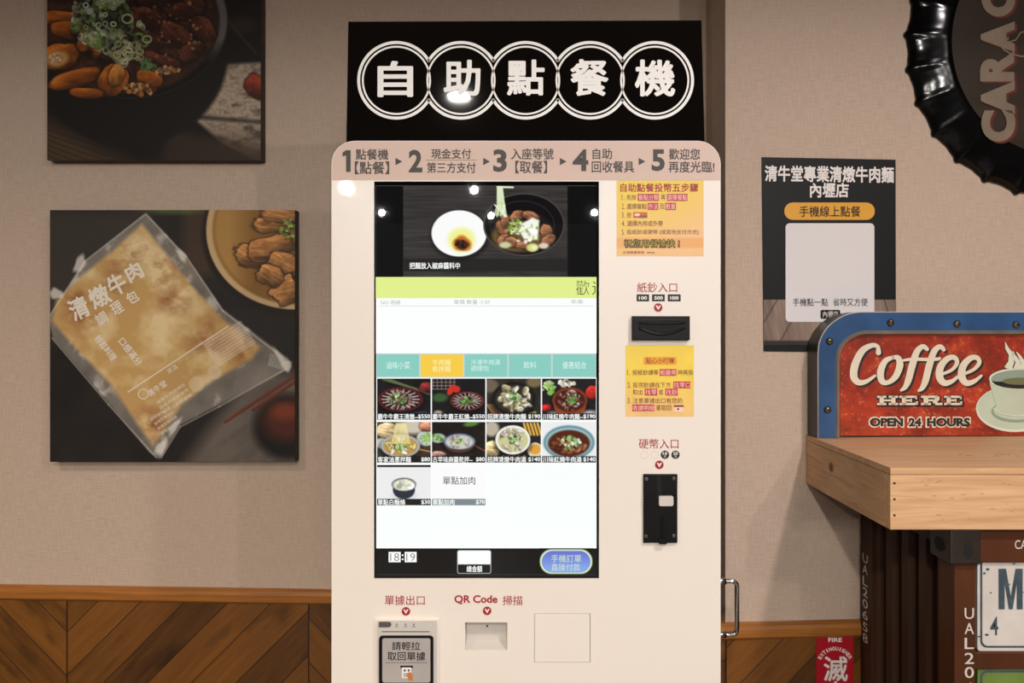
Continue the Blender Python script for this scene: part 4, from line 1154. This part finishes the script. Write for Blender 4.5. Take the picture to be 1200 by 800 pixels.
for dx, dy, mm, o in ((3.0, 2.2, M_CRED, -.0006), (0, 0, M_CTX, 0)):
    for s, cy_, ln in (('C', 147.5, 37), ('A', 114.5, 40), ('R', 77.5, 36), ('A', 43, 36), ('C', 1.5, 36)):
        mb.text(F_B, s, (1168.5 + dx + abs(cy_ - 77) * .02, cy_ + dy, ln, 40), mm, o, bold=.06, rot=90, res=6)
mb.build('cap_lettering', capface)
mb = MB()
hp = [(1172, 53), (1176, 58), (1184, 63), (1196, 66), (1212, 66), (1222, 58), (1228, 40), (1234, 58), (1246, 66), (1262, 66), (1276, 60), (1284, 50)]
mb.stroke(F_B, hp, 1.8, M_CTX, .0005)
hp2 = [(1172, 53), (1182, 44), (1180, 50), (1190, 47), (1196, 38), (1208, 36), (1216, 30), (1228, 10)]
mb.stroke(F_B, hp2, 1.6, M_CTX, .0005)
mb.build('horn_emblem', capface)

# ------------------------------------------------------------------ pine shelf box
SH_F = 1.434                                                   # depth of its front
SZ1 = CAM_Z - .248; SZ0 = CAM_Z - .3523
SX0 = .636; SX1 = 1.50
def wy(x):                                                     # right wall front at X = x
    return RA.y + (x - RA.x) * RD.y / RD.x
def pine(name, sc, k):
    m = bpy.data.materials.new(name); m.use_nodes = True; nt = m.node_tree; b = nt.nodes['Principled BSDF']
    tc = nt.nodes.new('ShaderNodeTexCoord'); mp = nt.nodes.new('ShaderNodeMapping'); mp.inputs['Scale'].default_value = sc
    n1 = nt.nodes.new('ShaderNodeTexNoise'); n1.inputs['Scale'].default_value = 1; n1.inputs['Detail'].default_value = 5; n1.inputs['Distortion'].default_value = 1.2
    rp = nt.nodes.new('ShaderNodeValToRGB'); e = rp.color_ramp.elements
    e[0].position = .28; e[0].color = (*lin((190, 142, 100)), 1); e[1].position = .72; e[1].color = (*lin((222, 180, 136)), 1)
    x = e.new(.5); x.color = (*lin((208, 164, 120)), 1)
    nt.links.new(tc.outputs['Object'], mp.inputs[0]); nt.links.new(mp.outputs[0], n1.inputs[0]); nt.links.new(n1.outputs[0], rp.inputs[0]); nt.links.new(rp.outputs[0], b.inputs['Base Color'])
    b.inputs['Roughness'].default_value = .5
    return m
M_P1 = pine('pine_long', (5, 90, 90), 1); M_P2 = pine('pine_side', (90, 6, 70), 1)
M_KNOT = mat('pine_knot', (112, 66, 38), .6, noise=((90, 90, 90), .3, 3)); M_KNOT2 = mat('pine_knot_ring', (166, 108, 66), .6, noise=((90, 90, 90), .2, 3))
shelf = thing('wooden_shelf', 'pine box shelf top resting on the dark container cabinet', 'shelf', (1.0, 1.63, SZ0))
TH = .020
mb = MB()
pts = [(SX0, SH_F), (SX1, SH_F), (SX1, wy(SX1) - .001), (SX0, wy(SX0) - .001)]
mb.add([(x, y, z) for z in (SZ1 - TH * .55, SZ1) for x, y in pts], [(3, 2, 1, 0), (4, 5, 6, 7), (0, 1, 5, 4), (1, 2, 6, 5), (2, 3, 7, 6), (3, 0, 4, 7)], M_P1)
rnd = random.Random(4)
for k in range(26):                                            # split grain marks on the top
    x = .80 + rnd.random() * .5; y = SH_F + .12 + rnd.random() * .03
    mb.box(x, x + .004 + rnd.random() * .012, y, y + .002, SZ1 - .001, SZ1 + .0002, M_KNOT)
mb.build('top_board', shelf)
mb = MB(); mb.box(SX0 + .0002, SX1, SH_F + .001, SH_F + TH, SZ0, SZ1 - TH * .55 - .0012, M_P1, .001)
for z in (SZ1 - .026, SZ1 - .053, SZ1 - .080):
    c = Vector((SX0 + .007, SH_F + .001, z)); vs = [c + Vector((.0021 * math.cos(k * .5236), -.0004, .0021 * math.sin(k * .5236))) for k in range(12)]
    mb.add(vs, [tuple(range(12))], M_DEEP)
for k in range(70):
    x = SX0 + .05 + rnd.random() * .6; z = SZ0 + .012 + rnd.random() * .075
    mb.box(x, x + .003 + rnd.random() * .007, SH_F + .0007, SH_F + .002, z, z + .0008, M_KNOT2)
mb.build('front_board', shelf)
mb = MB()
sp_ = [(SX0, SH_F + TH), (SX0 + TH, SH_F + TH), (SX0 + TH, wy(SX0 + TH) - .001), (SX0, wy(SX0) - .001)]
mb.add([(x, y, z) for z in (SZ0, SZ1 - TH * .55 - .0012) for x, y in sp_], [(3, 2, 1, 0), (4, 5, 6, 7), (0, 1, 5, 4), (1, 2, 6, 5), (2, 3, 7, 6), (3, 0, 4, 7)], M_P2)
for (y, z, r, mm, o) in ((1.70, SZ1 - .045, .0105, M_KNOT2, .0003), (1.70, SZ1 - .045, .007, M_KNOT, .0006)):
    mb.add([(SX0 - o, y + r * 1.25 * math.cos(k * .3927), z + r * math.sin(k * .3927)) for k in range(16)], [tuple(range(16))], mm)
mb.build('side_board', shelf)

# ------------------------------------------------------------------ dark container style cabinet under the shelf
M_CT = mat('container_brown', (54, 30, 14), 0.55, spec=0.25, noise=((7, 7, 2), .25, 4), bump=((40, 40, 12), .15, .001))
M_CTP = mat('container_post_brown', (82, 43, 20), 0.5, spec=0.3, noise=((9, 9, 3), .25, 4))
M_CTC = mat('container_casting', (38, 26, 18), 0.5, noise=((30, 30, 30), .3, 3), bump=((90, 90, 90), .3, .001))
M_CTW = mat('container_white_type', (206, 198, 188), .5)
CXL = .752; CYF = 1.450; CZT = SZ0 - .0005; CXR = 1.44
cab = thing('container_cabinet', 'dark brown shipping container style cabinet under the pine shelf', 'cabinet', (1.1, 1.63, 0))
CYB = wy(CXL) - .014
mb = MB()                                                      # corrugated side, profile along Y
prof = []; y = CYF + .055; ye = CYB - .055; per = (ye - y) / 4
for i in range(4):
    a = y + i * per
    prof += [(CXL + .012, a), (CXL + .012, a + per * .40), (CXL + .036, a + per * .52), (CXL + .036, a + per * .88)]
prof += [(CXL + .012, ye)]
back = [(x + .012, yy) for x, yy in prof]
n = len(prof); z0, z1 = .06, CZT - .045
vs = [(x, yy, z) for z in (z0, z1) for x, yy in prof + back[::-1]]; N2 = 2 * n
mb.add(vs, [(i, (i + 1) % N2, N2 + (i + 1) % N2, N2 + i) for i in range(N2)] + [tuple(range(N2))[::-1], tuple(range(N2, 2 * N2))], M_CT)
mb.build('corrugated_side', cab)
def bx(name, x0, x1, y0, y1, z0, z1, m, b=.002, label=None):
    mb = MB(); mb.box(x0, x1, y0, y1, z0, z1, m, b); o = mb.build(name, cab)
    if label: o['label'] = label
    return o
rp_ = bx('corner_post', CXL, CXL + .055, CYB - .055, CYB, .02, CZT - .001, M_CT)
fp_ = bx('corner_post', CXL, CXL + .036, CYF, CYF + .055, .02, CZT - .058, M_CTP)
bx('top_rail', CXL + .004, CXL + .045, CYF + .055, CYB - .055, CZT - .045, CZT - .001, M_CT)
hd = bx('front_header', CXL + .036, CXR, CYF + .002, CYF + .05, CZT - .060, CZT - .001, M_CTP)
bx('front_panel', CXL + .030, CXR, CYF + .022, CYF + .05, .06, CZT - .055, M_CT, .001)
bx('front_ledge', CXL + .036, CXR, CYF + .004, CYF + .022, CAM_Z - .412 * CYF + .002, CAM_Z - .390 * CYF, M_CTP)
mb = MB()
mb.box(CXL - .012, CXL + .040, CYF - .010, CYF + .062, CZT - .060, CZT - .0005, M_CTC, .003)
for (x, z, r) in ((CXL + .018, CZT - .036, .011),):
    mb.add([(x + r * math.cos(k * .3142) * .7, CYF - .0106, z + r * 1.3 * math.sin(k * .3142)) for k in range(20)], [tuple(range(20))], M_DEEP)
mb.add([(CXL - .0126, CYF + .026 + .018 * math.cos(k * .3142), CZT - .034 + .012 * math.sin(k * .3142)) for k in range(20)], [tuple(range(20))], M_DEEP)
mb.build('corner_casting', cab)
F_CF = Frame((0, CYF, 0), (0, -1, 0))
mb = MB()
for s, y0 in zip('UAL20658', (712, 729.5, 747, 764.5, 781, 799, 816, 833)):
    mb.text(F_CF, s, (1130.2, y0, 1141.2, y0 + 13), M_CTW, .0006, bold=.005)
mb.build('container_number', fp_)
mb = MB()
for s, z in zip('UAL20658', [CAM_Z - (v - HZ) / FPX * 1.80 for v in (651.5, 664.5, 678.5, 691.5, 705, 718.5, 732.5, 745.5)]):
    v, fs = glyphs(s, .005); lo = v.min(0); hi = v.max(0); P_ = (v - lo) / np.maximum(hi - lo, 1e-6)
    mb.add([(CXL - .0006, CYB - .012 - a * .026, z - .0185 + b * .0185) for a, b in P_], fs, M_CTW)
mb.build('container_number', rp_)
F_CH = Frame((0, CYF + .002, 0), (0, -1, 0))
mb = MB(); mb.text(F_CH, 'CA', (1189, 632.5, 1203, 643), M_CTW, .0006, bold=.005); mb.build('header_lettering', hd)
# embossed number plates
M_PLT = mat('plate_cream', (206, 198, 188), .45, noise=((14, 14, 14), .10, 4)); M_PLG = mat('plate_green', (108, 130, 58), .45, noise=((14, 14, 14), .18, 4)); M_PLI = mat('plate_slate_ink', (62, 76, 84), .5, noise=((60, 60, 60), .25, 3))
F_PL = Frame((0, CYF + .008, 0), (0, -1, 0))
def plate(y0, y1, m, label, body):
    mb = MB(); mb.slab(F_PL, rrect(1145.5, y0, 1330, y1, 3), -.013, 0, m, bev=.001)
    a = rrect(1148.5, y0 + 3, 1327, y1 - 4.0, 8, 8); b = rrect(1151, y0 + 5.6, 1324.5, y1 - 6.2, 6.5, 8)
    mb.band(F_PL, a, b, M_PLI, .0006)
    body(mb)
    o = mb.build('number_plate', cab); o['label'] = label
def b1(mb):
    # narrow gothic capitals cut as bars
    y0, y1 = 666, 713.5
    mb.poly(F_PL, [(1170, y0), (1178.6, y0), (1184.2, y1 - 15), (1189.8, y0), (1198.2, y0), (1198.2, y1), (1191.2, y1), (1191.2, y0 + 17), (1186.4, y1), (1182, y1), (1177.0, y0 + 17), (1177.0, y1), (1170, y1)], M_PLI, .0009)
    mb.text(F_PL, '4', (1160, 722, 1169.6, 744), M_PLI, .0009, bold=.01)
    r_ = random.Random(9)
    for k in range(26):                                        # chipped paint
        x = 1146 + r_.random() * 60; y = 650 + (r_.random() ** 3) * 110; q = .5 + r_.random() * 1.6
        mb.poly(F_PL, [(x + q * (.6 + r_.random()) * math.cos(t_ * 1.047), y + q * (.5 + .6 * r_.random()) * math.sin(t_ * 1.047)) for t_ in range(6)], M_PLI if k % 2 else M_DTXT, .0011)
plate(649.5, 762.5, M_PLT, 'cream number plate with slate letter', b1)
plate(782, 895, M_PLG, 'green number plate', lambda mb: None)

# ------------------------------------------------------------------ coffee sign standing on the shelf
sgn = thing('coffee_sign', 'red and blue tin coffee sign standing on the pine shelf', 'sign', (1.0, 1.80, SZ1))
SG_D = .058
G0 = F_R.at(959, 500); F_G = F_R.moved(SG_D)
M_BLUE = mat('sign_blue', (46, 80, 122), 0.35, noise=((9, 9, 9), .28, 4)); M_SDK = mat('sign_dark_side', (44, 40, 38), 0.4, noise=((12, 12, 12), .25, 3)); M_LIP = mat('sign_grey_lip', (124, 112, 100), .45, noise=((20, 20, 20), .2, 3)); M_EDGE = mat('sign_bare_edge', (196, 188, 178), .4)
BT = 375 + (CAM_Z - SZ1) / F_G.at(1000, 510).y * 1000            # row of the shelf top under the sign
X1 = 1282
def foot(f, x):                                                # row where the plane f meets the shelf top
    return HZ + (CAM_Z - SZ1 - .0010) / f.at(x, 510).y * FPX
def arch(l, t, r, rad, f, n=14):
    pts = [(l, foot(f, l))]
    for k in range(n + 1):
        a = math.radians(180 - 90 * k / n); pts.append((l + rad + rad * math.cos(a), t + rad * .9 - rad * .9 * math.sin(a)))
    for k in range(n + 1):
        a = math.radians(90 - 90 * k / n); pts.append((r - rad + rad * math.cos(a), t + rad * .9 - rad * .9 * math.sin(a)))
    pts.append((r, foot(f, r))); return pts
BB = foot(F_G, 1215) - .5
o_out = arch(958.6, 365.6, X1, 52, F_G); o_in = arch(983.5, 391, X1 - 24, 34, F_G)
mb = MB()
mb.slab(F_G, o_out, -SG_D + .0060, -.010, M_SDK)
mb.build('sign_box', sgn)
mb = MB(); fr_ = []
nO = len(o_out)
mb.band(F_G, o_out, o_in, M_BLUE, 0.0, closed=False)
e1 = [F_G.at(x, y, 0) for x, y in o_out]; e2 = [F_G.at(x, y, -.012) for x, y in o_out]
mb.add(e1 + e2, [(i, i + 1, nO + i + 1, nO + i) for i in range(nO - 1)], M_SDK)
mb.tube(e1, .0011, M_EDGE, 6)
mb.build('blue_frame', sgn)
mb = MB()
i2 = arch(979, 387, X1 - 20, 38, F_G)
a_ = [F_G.at(x, y, .0) for x, y in i2]; b_ = [F_G.at(x, y, .004) for x, y in arch(980.5, 388.3, X1 - 21, 37, F_G)]; c_ = [F_G.at(x, y, .002) for x, y in o_in]; d_ = [F_G.at(x, y, -.011) for x, y in arch(986, 393.5, X1 - 26, 32, F_G)]
nn = len(a_)
mb.add(a_ + b_ + c_ + d_, [(k * nn + i, k * nn + i + 1, (k + 1) * nn + i + 1, (k + 1) * nn + i) for k in range(3) for i in range(nn - 1)], M_LIP)
mb.build('inner_lip', sgn)
# distressed red face
F_GR = F_G.moved(-.0085)
p = Paint(984.5, 391.5, 1215, BB, 1.5, (168, 54, 36), 81)
n1 = p.noise(40, 40, 4); n2 = p.noise(9, 9, 4); n3 = p.noise(3, 3, 3)
p.put(np.clip((n1 - .42) * 2.5, 0, 1) * .6, (128, 52, 38))
dl = np.clip(1 - np.hypot((p.X - 990) / 80, (p.Y - 510) / 70), 0, 1); p.put(dl * (.4 + .6 * n2), (222, 76, 34))
p.put(np.clip((n2 - .56) * 4, 0, 1) * .6, (206, 92, 44)); p.put(np.clip((n3 - .66) * 6, 0, 1) * np.clip(n1 * 1.6 - .2, 0, 1) * .75, (214, 136, 66))
p.put(np.clip((n3 - .72) * 8, 0, 1) * .5, (232, 170, 100)); p.put(np.clip((.34 - n2) * 5, 0, 1) * .45, (92, 36, 28))
n4 = p.noise(26, 18, 4); p.mul(.62 + .56 * n4); p.put(np.clip((n4 - .56) * 4, 0, 1) * np.clip((n3 - .5) * 4, 0, 1) * .5, (206, 140, 84))
mb = MB(); mb.paint(F_GR, p, M_PRINT, 0)
rest = [F_GR.at(x, y) for x, y in ((1215, 391.5), (X1 - 25, 391.5), (X1 - 25, foot(F_G, X1) - .5), (1215, BB))]
mb.add(rest, [(3, 2, 1, 0)], mat('sign_red', (158, 58, 40), .4, noise=((20, 20, 20), .25, 4)))
M_CRM = mat('sign_cream_type', (224, 212, 188), .45, noise=((18, 18, 18), .05, 2)); M_SHD = mat('sign_black_type', (38, 34, 30), .5)
face = mb.build('red_face', sgn)
# script word, each letter drawn as a swelling pen stroke
def pen(mb, f, pts, wd, m, o):
    # catmull-rom through the points
    P_ = [pts[0]] + pts + [pts[-1]]; W_ = [wd[0]] + wd + [wd[-1]]; out = []; ow = []
    for i in range(1, len(P_) - 2):
        for k in range(8):
            t_ = k / 8
            q = [0.5 * (2 * P_[i][d] + (P_[i + 1][d] - P_[i - 1][d]) * t_ + (2 * P_[i - 1][d] - 5 * P_[i][d] + 4 * P_[i + 1][d] - P_[i + 2][d]) * t_ ** 2 + (3 * P_[i][d] - P_[i - 1][d] - 3 * P_[i + 1][d] + P_[i + 2][d]) * t_ ** 3) for d in (0, 1)]
            out.append(tuple(q)); ow.append(W_[i] * (1 - t_) + W_[i + 1] * t_)
    out.append(P_[-1]); ow.append(W_[-1])
    mb.stroke(f, out, ow, m, o)
    for (x, y), r in ((out[0], ow[0] / 2), (out[-1], ow[-1] / 2)):
        mb.ell(f, x, y, r, r, m, o + 3e-6, 14)
SCRIPT = [
    ([(1029, 413), (1028, 406), (1021, 404.6), (1010, 411), (1002, 426), (1000, 440), (1005, 447.5), (1014, 447), (1025, 440)], [5.5, 4, 5, 7, 8, 8, 6.5, 4.5, 2.5]),
    ([(1046, 418.5), (1037, 423), (1031.5, 435), (1033, 446), (1040, 448), (1049, 441), (1054, 428), (1052, 419.5), (1046, 418.5)], [3.5, 6, 7.5, 6.5, 4.5, 6.5, 7.5, 6, 3.5]),
    ([(1086, 409), (1081, 405.8), (1074, 412), (1068.5, 428), (1064, 445), (1060, 453.5), (1055.5, 457)], [4, 5, 6.5, 7.5, 7, 5, 2.5]),
    ([(1105.5, 409.5), (1101, 406), (1094, 412), (1088.5, 428), (1084, 446), (1080, 454.5), (1076, 457.5)], [4, 5, 6.5, 7.5, 7, 5, 2.5]),
    ([(1058.5, 422), (1070, 420.5), (1084, 421), (1098, 420.5), (1101, 419.5)], [2.5, 3.5, 3.5, 3.5, 2.5]),
    ([(1104, 438), (1115, 433), (1121, 425), (1118, 418.8), (1110, 420), (1102, 429), (1100.5, 441), (1106, 448.5), (1115, 446.5), (1122, 441)], [3, 3.5, 4.5, 5, 6, 7.5, 8, 6.5, 4.5, 3]),
    ([(1129, 438), (1140, 433), (1147, 425), (1144, 418.8), (1136, 420), (1128, 429), (1126.5, 441), (1132, 448.5), (1141, 446.5), (1149.5, 440)], [3, 3.5, 4.5, 5, 6, 7.5, 8, 6.5, 4.5, 2.5]),
]
mb = MB()
for i, (pts, wd) in enumerate(SCRIPT):
    pen(mb, F_GR, [(x + 2.8, y + 2.2) for x, y in pts], [q * 1.12 for q in wd], M_SHD, .0006 + i * 1e-5)
    pen(mb, F_GR, pts, [q * 1.12 for q in wd], M_CRM, .0016 + i * 1e-5)
mb.build('script_lettering', face)
# slab capitals
mb = MB()
def slabs(x, y, w_, h_, kind):
    t_ = 2.6; v = w_ * .20; R = []
    sl = lambda a, b, yy: R.append((a, yy, b, yy + t_))
    if kind == 'H':
        sl(0, w_ * .44, 0); sl(w_ * .56, w_, 0); sl(0, w_ * .44, h_ - t_); sl(w_ * .56, w_, h_ - t_); R += [(w_ * .12, 0, w_ * .32, h_), (w_ * .68, 0, w_ * .88, h_), (w_ * .3, h_ / 2 - 1.1, w_ * .7, h_ / 2 + 1.1)]
    if kind == 'E':
        sl(0, w_ * .96, 0); sl(0, w_, h_ - t_); R += [(w_ * .14, 0, w_ * .36, h_), (w_ * .3, h_ / 2 - 1.1, w_ * .68, h_ / 2 + 1.1), (w_ * .60, h_ / 2 - 2, w_ * .68, h_ / 2 + 2), (w_ * .86, 0, w_ * .96, 4.2), (w_ * .88, h_ - 4.4, w_, h_)]
    if kind == 'R':
        sl(0, w_ * .78, 0); sl(0, w_ * .46, h_ - t_); R += [(w_ * .12, 0, w_ * .34, h_), (w_ * .64, .8, w_ * .86, h_ * .5), (w_ * .3, h_ / 2 - 1.1, w_ * .80, h_ / 2 + 1.1), (w_ * .56, h_ / 2, w_ * .76, h_ - 2), (w_ * .66, h_ - t_, w_, h_)]
    return [(x + a, y + b, x + c, y + d) for a, b, c, d in R]
for kind, xx, ww in (('H', 1027.5, 24.5), ('E', 1053.5, 22), ('R', 1079, 25), ('E', 1106, 21.5)):
    for q in slabs(xx, 463.4, ww, 11, kind):
        mb.rect(F_GR, q[0] - 0.6, q[1] - .6, q[2] + 2.2, q[3] + 2, M_SHD, .0006)
        mb.rect(F_GR, *q, M_CRM, .0012)
mb.build('slab_lettering', face)
mb = MB()
for bd, mm, o in ((.075, M_CRM, .0006), (.018, M_SHD, .0012)):
    for s, a, b in (('OPEN', 1019, 1058), ('24', 1064.5, 1079.5), ('HOURS', 1086, 1136.5)):
        e_ = 1.6 if bd > .05 else 0
        mb.text(F_GR, s, (a - e_, 489.3 - e_, b + e_, 499.5 + e_), mm, o, bold=bd + (.03 if bd < .05 else .02))
mb.build('hours_lettering', face)
# cup picture
p = Paint(1140, 400, 1240, 508, 1.6, (0, 0, 0), 83)
mb = MB()
M_CUP = mat('cup_print_mint', (190, 200, 176), .45, noise=((14, 14, 14), .06, 3)); M_CUPD = mat('cup_print_shade', (142, 160, 140), .45, noise=((14, 14, 14), .06, 3)); M_CUPL = mat('cup_print_light', (214, 218, 196), .45); M_COF = mat('coffee_print', (40, 36, 34), .45); M_COFG = mat('coffee_print_olive', (110, 112, 76), .45)
mb.ell(F_GR, 1189.5, 478.5, 46, 27.5, M_CUPL, .0006); mb.ell(F_GR, 1189.5, 477.5, 44.5, 25.5, M_CUP, .0008); mb.ell(F_GR, 1191, 482, 30, 13, M_CUPD, .0010); mb.ell(F_GR, 1191, 480.5, 27, 11, M_CUP, .0012)
L_ = [(1158.5, 442), (1160, 452), (1164, 466), (1168.5, 478), (1171, 483.5), (1180, 486.3), (1196, 487), (1212, 485), (1219, 478), (1224, 466), (1228, 452), (1229.5, 442)]
mb.poly(F_GR, L_, M_CUP, .0016)
mb.poly(F_GR, [(1206, 450), (1229.3, 444), (1228, 452), (1224, 466), (1219, 478), (1212, 485), (1203, 486.4)], M_CUPD, .0018)
mb.ell(F_GR, 1194, 443.5, 35.5, 12.5, M_CUPL, .0020); mb.ell(F_GR, 1194, 444.2, 33.5, 11, M_CUPD, .0022)
mb.poly(F_GR, [(1161.5, 447)] + [(1194 + 32 * math.cos(math.radians(a)), 446 + 9.2 * math.sin(math.radians(a))) for a in range(180, -1, -12)], M_COF, .0024); mb.ell(F_GR, 1194, 446.4, 20, 4.2, M_COFG, .0026)
mb.stroke(F_GR, [(1163, 478), (1172, 484.5), (1190, 487), (1210, 485.5)], 1.2, M_CUPL, .0026)
for st, wd in (([(1180, 432), (1184, 424), (1184, 415), (1179, 408), (1177, 400.5)], [9, 7, 6, 4, .4]), ([(1190, 432), (1192, 424), (1187, 416), (1186, 411)], [7, 6, 3.5, .4]), ([(1196, 432), (1198, 424), (1193, 416), (1190, 412)], [6, 5, 3, .4])):
    mb.stroke(F_GR, st, wd, M_CUPL, .0028)
mb.build('cup_picture', face)
M_BOLT = mat('sign_bolt', (120, 108, 92), .35, metal=.9, noise=((90, 90, 90), .2, 2))
for x, y in ((1043.3, 377.8), (1121, 379.3), (1190.2, 380.2), (971.8, 399.6), (969.4, 479.8)):
    mb = MB(); c = F_G.at(x, y, 0); r = .0078; vs = []; fs = []
    for j in range(5):
        a = math.pi / 2 * j / 4.4
        for k in range(16):
            th = 2 * math.pi * k / 16
            vs.append(c + (RD * math.cos(th) + Vector((0, 0, 1)) * math.sin(th)) * r * math.cos(a) + F_G.n * (.001 + r * .75 * math.sin(a)))
    for j in range(4):
        for k in range(16): fs.append((j * 16 + k, j * 16 + (k + 1) % 16, (j + 1) * 16 + (k + 1) % 16, (j + 1) * 16 + k))
    fs.append(tuple(range(64, 80)))
    mb.add(vs, fs, M_BOLT, True)
    q = c + F_G.n * (.0012 + r * .74)
    mb.box(-r * .8, r * .8, -.0006, .0006, -.0009, .0009, M_DEEP, M=Matrix.Translation(q) @ Matrix.Rotation(.5, 4, 'Y'))
    mb.build('bolt', sgn)

# ------------------------------------------------------------------ fire extinguisher sign on the boards
F_F = F_R.moved(.0105)
M_FRED = mat('safety_red', (176, 22, 38), .35); M_FW = mat('safety_white', (230, 222, 214), .5)
mb = MB()
mb.slab(F_F, rrect(956.5, 743.8, 1000.2, 900, 3), -.0012, .0004, M_FRED)
fx, fy = 978.5, 783.0
mb.text(F_F, 'FIRE', (970.5, 747, 986.5, 751.8), M_FW, .0008, bold=.03)
word = 'EXTINGUISHER'
for i, ch in enumerate(word):
    a = math.radians(152 - 124 * i / (len(word) - 1))
    x = fx + 20.0 * math.cos(a); y = fy - 5 - 20.0 * math.sin(a)
    mb.text(F_F, ch, (x, y + 1.5, 1.4 if ch == 'I' else 3.4, 4.4), M_FW, .0008, bold=.03, rot=math.degrees(a) - 90)
mb.text(F_F, '滅', (965.5, 769, 993, 797.5), M_FW, .0008, bold=.02)
mb.text(F_F, '火', (965.5, 798.2, 993, 826), M_FW, .0008, bold=.02); mb.text(F_F, '器', (965.5, 830, 993, 858), M_FW, .0008, bold=.02)
o = mb.build('fire_extinguisher_sign', loc=F_F.at(978, 790)); o['label'] = 'red fire extinguisher sign on the wooden boards beside the container cabinet'; o['category'] = 'sign'
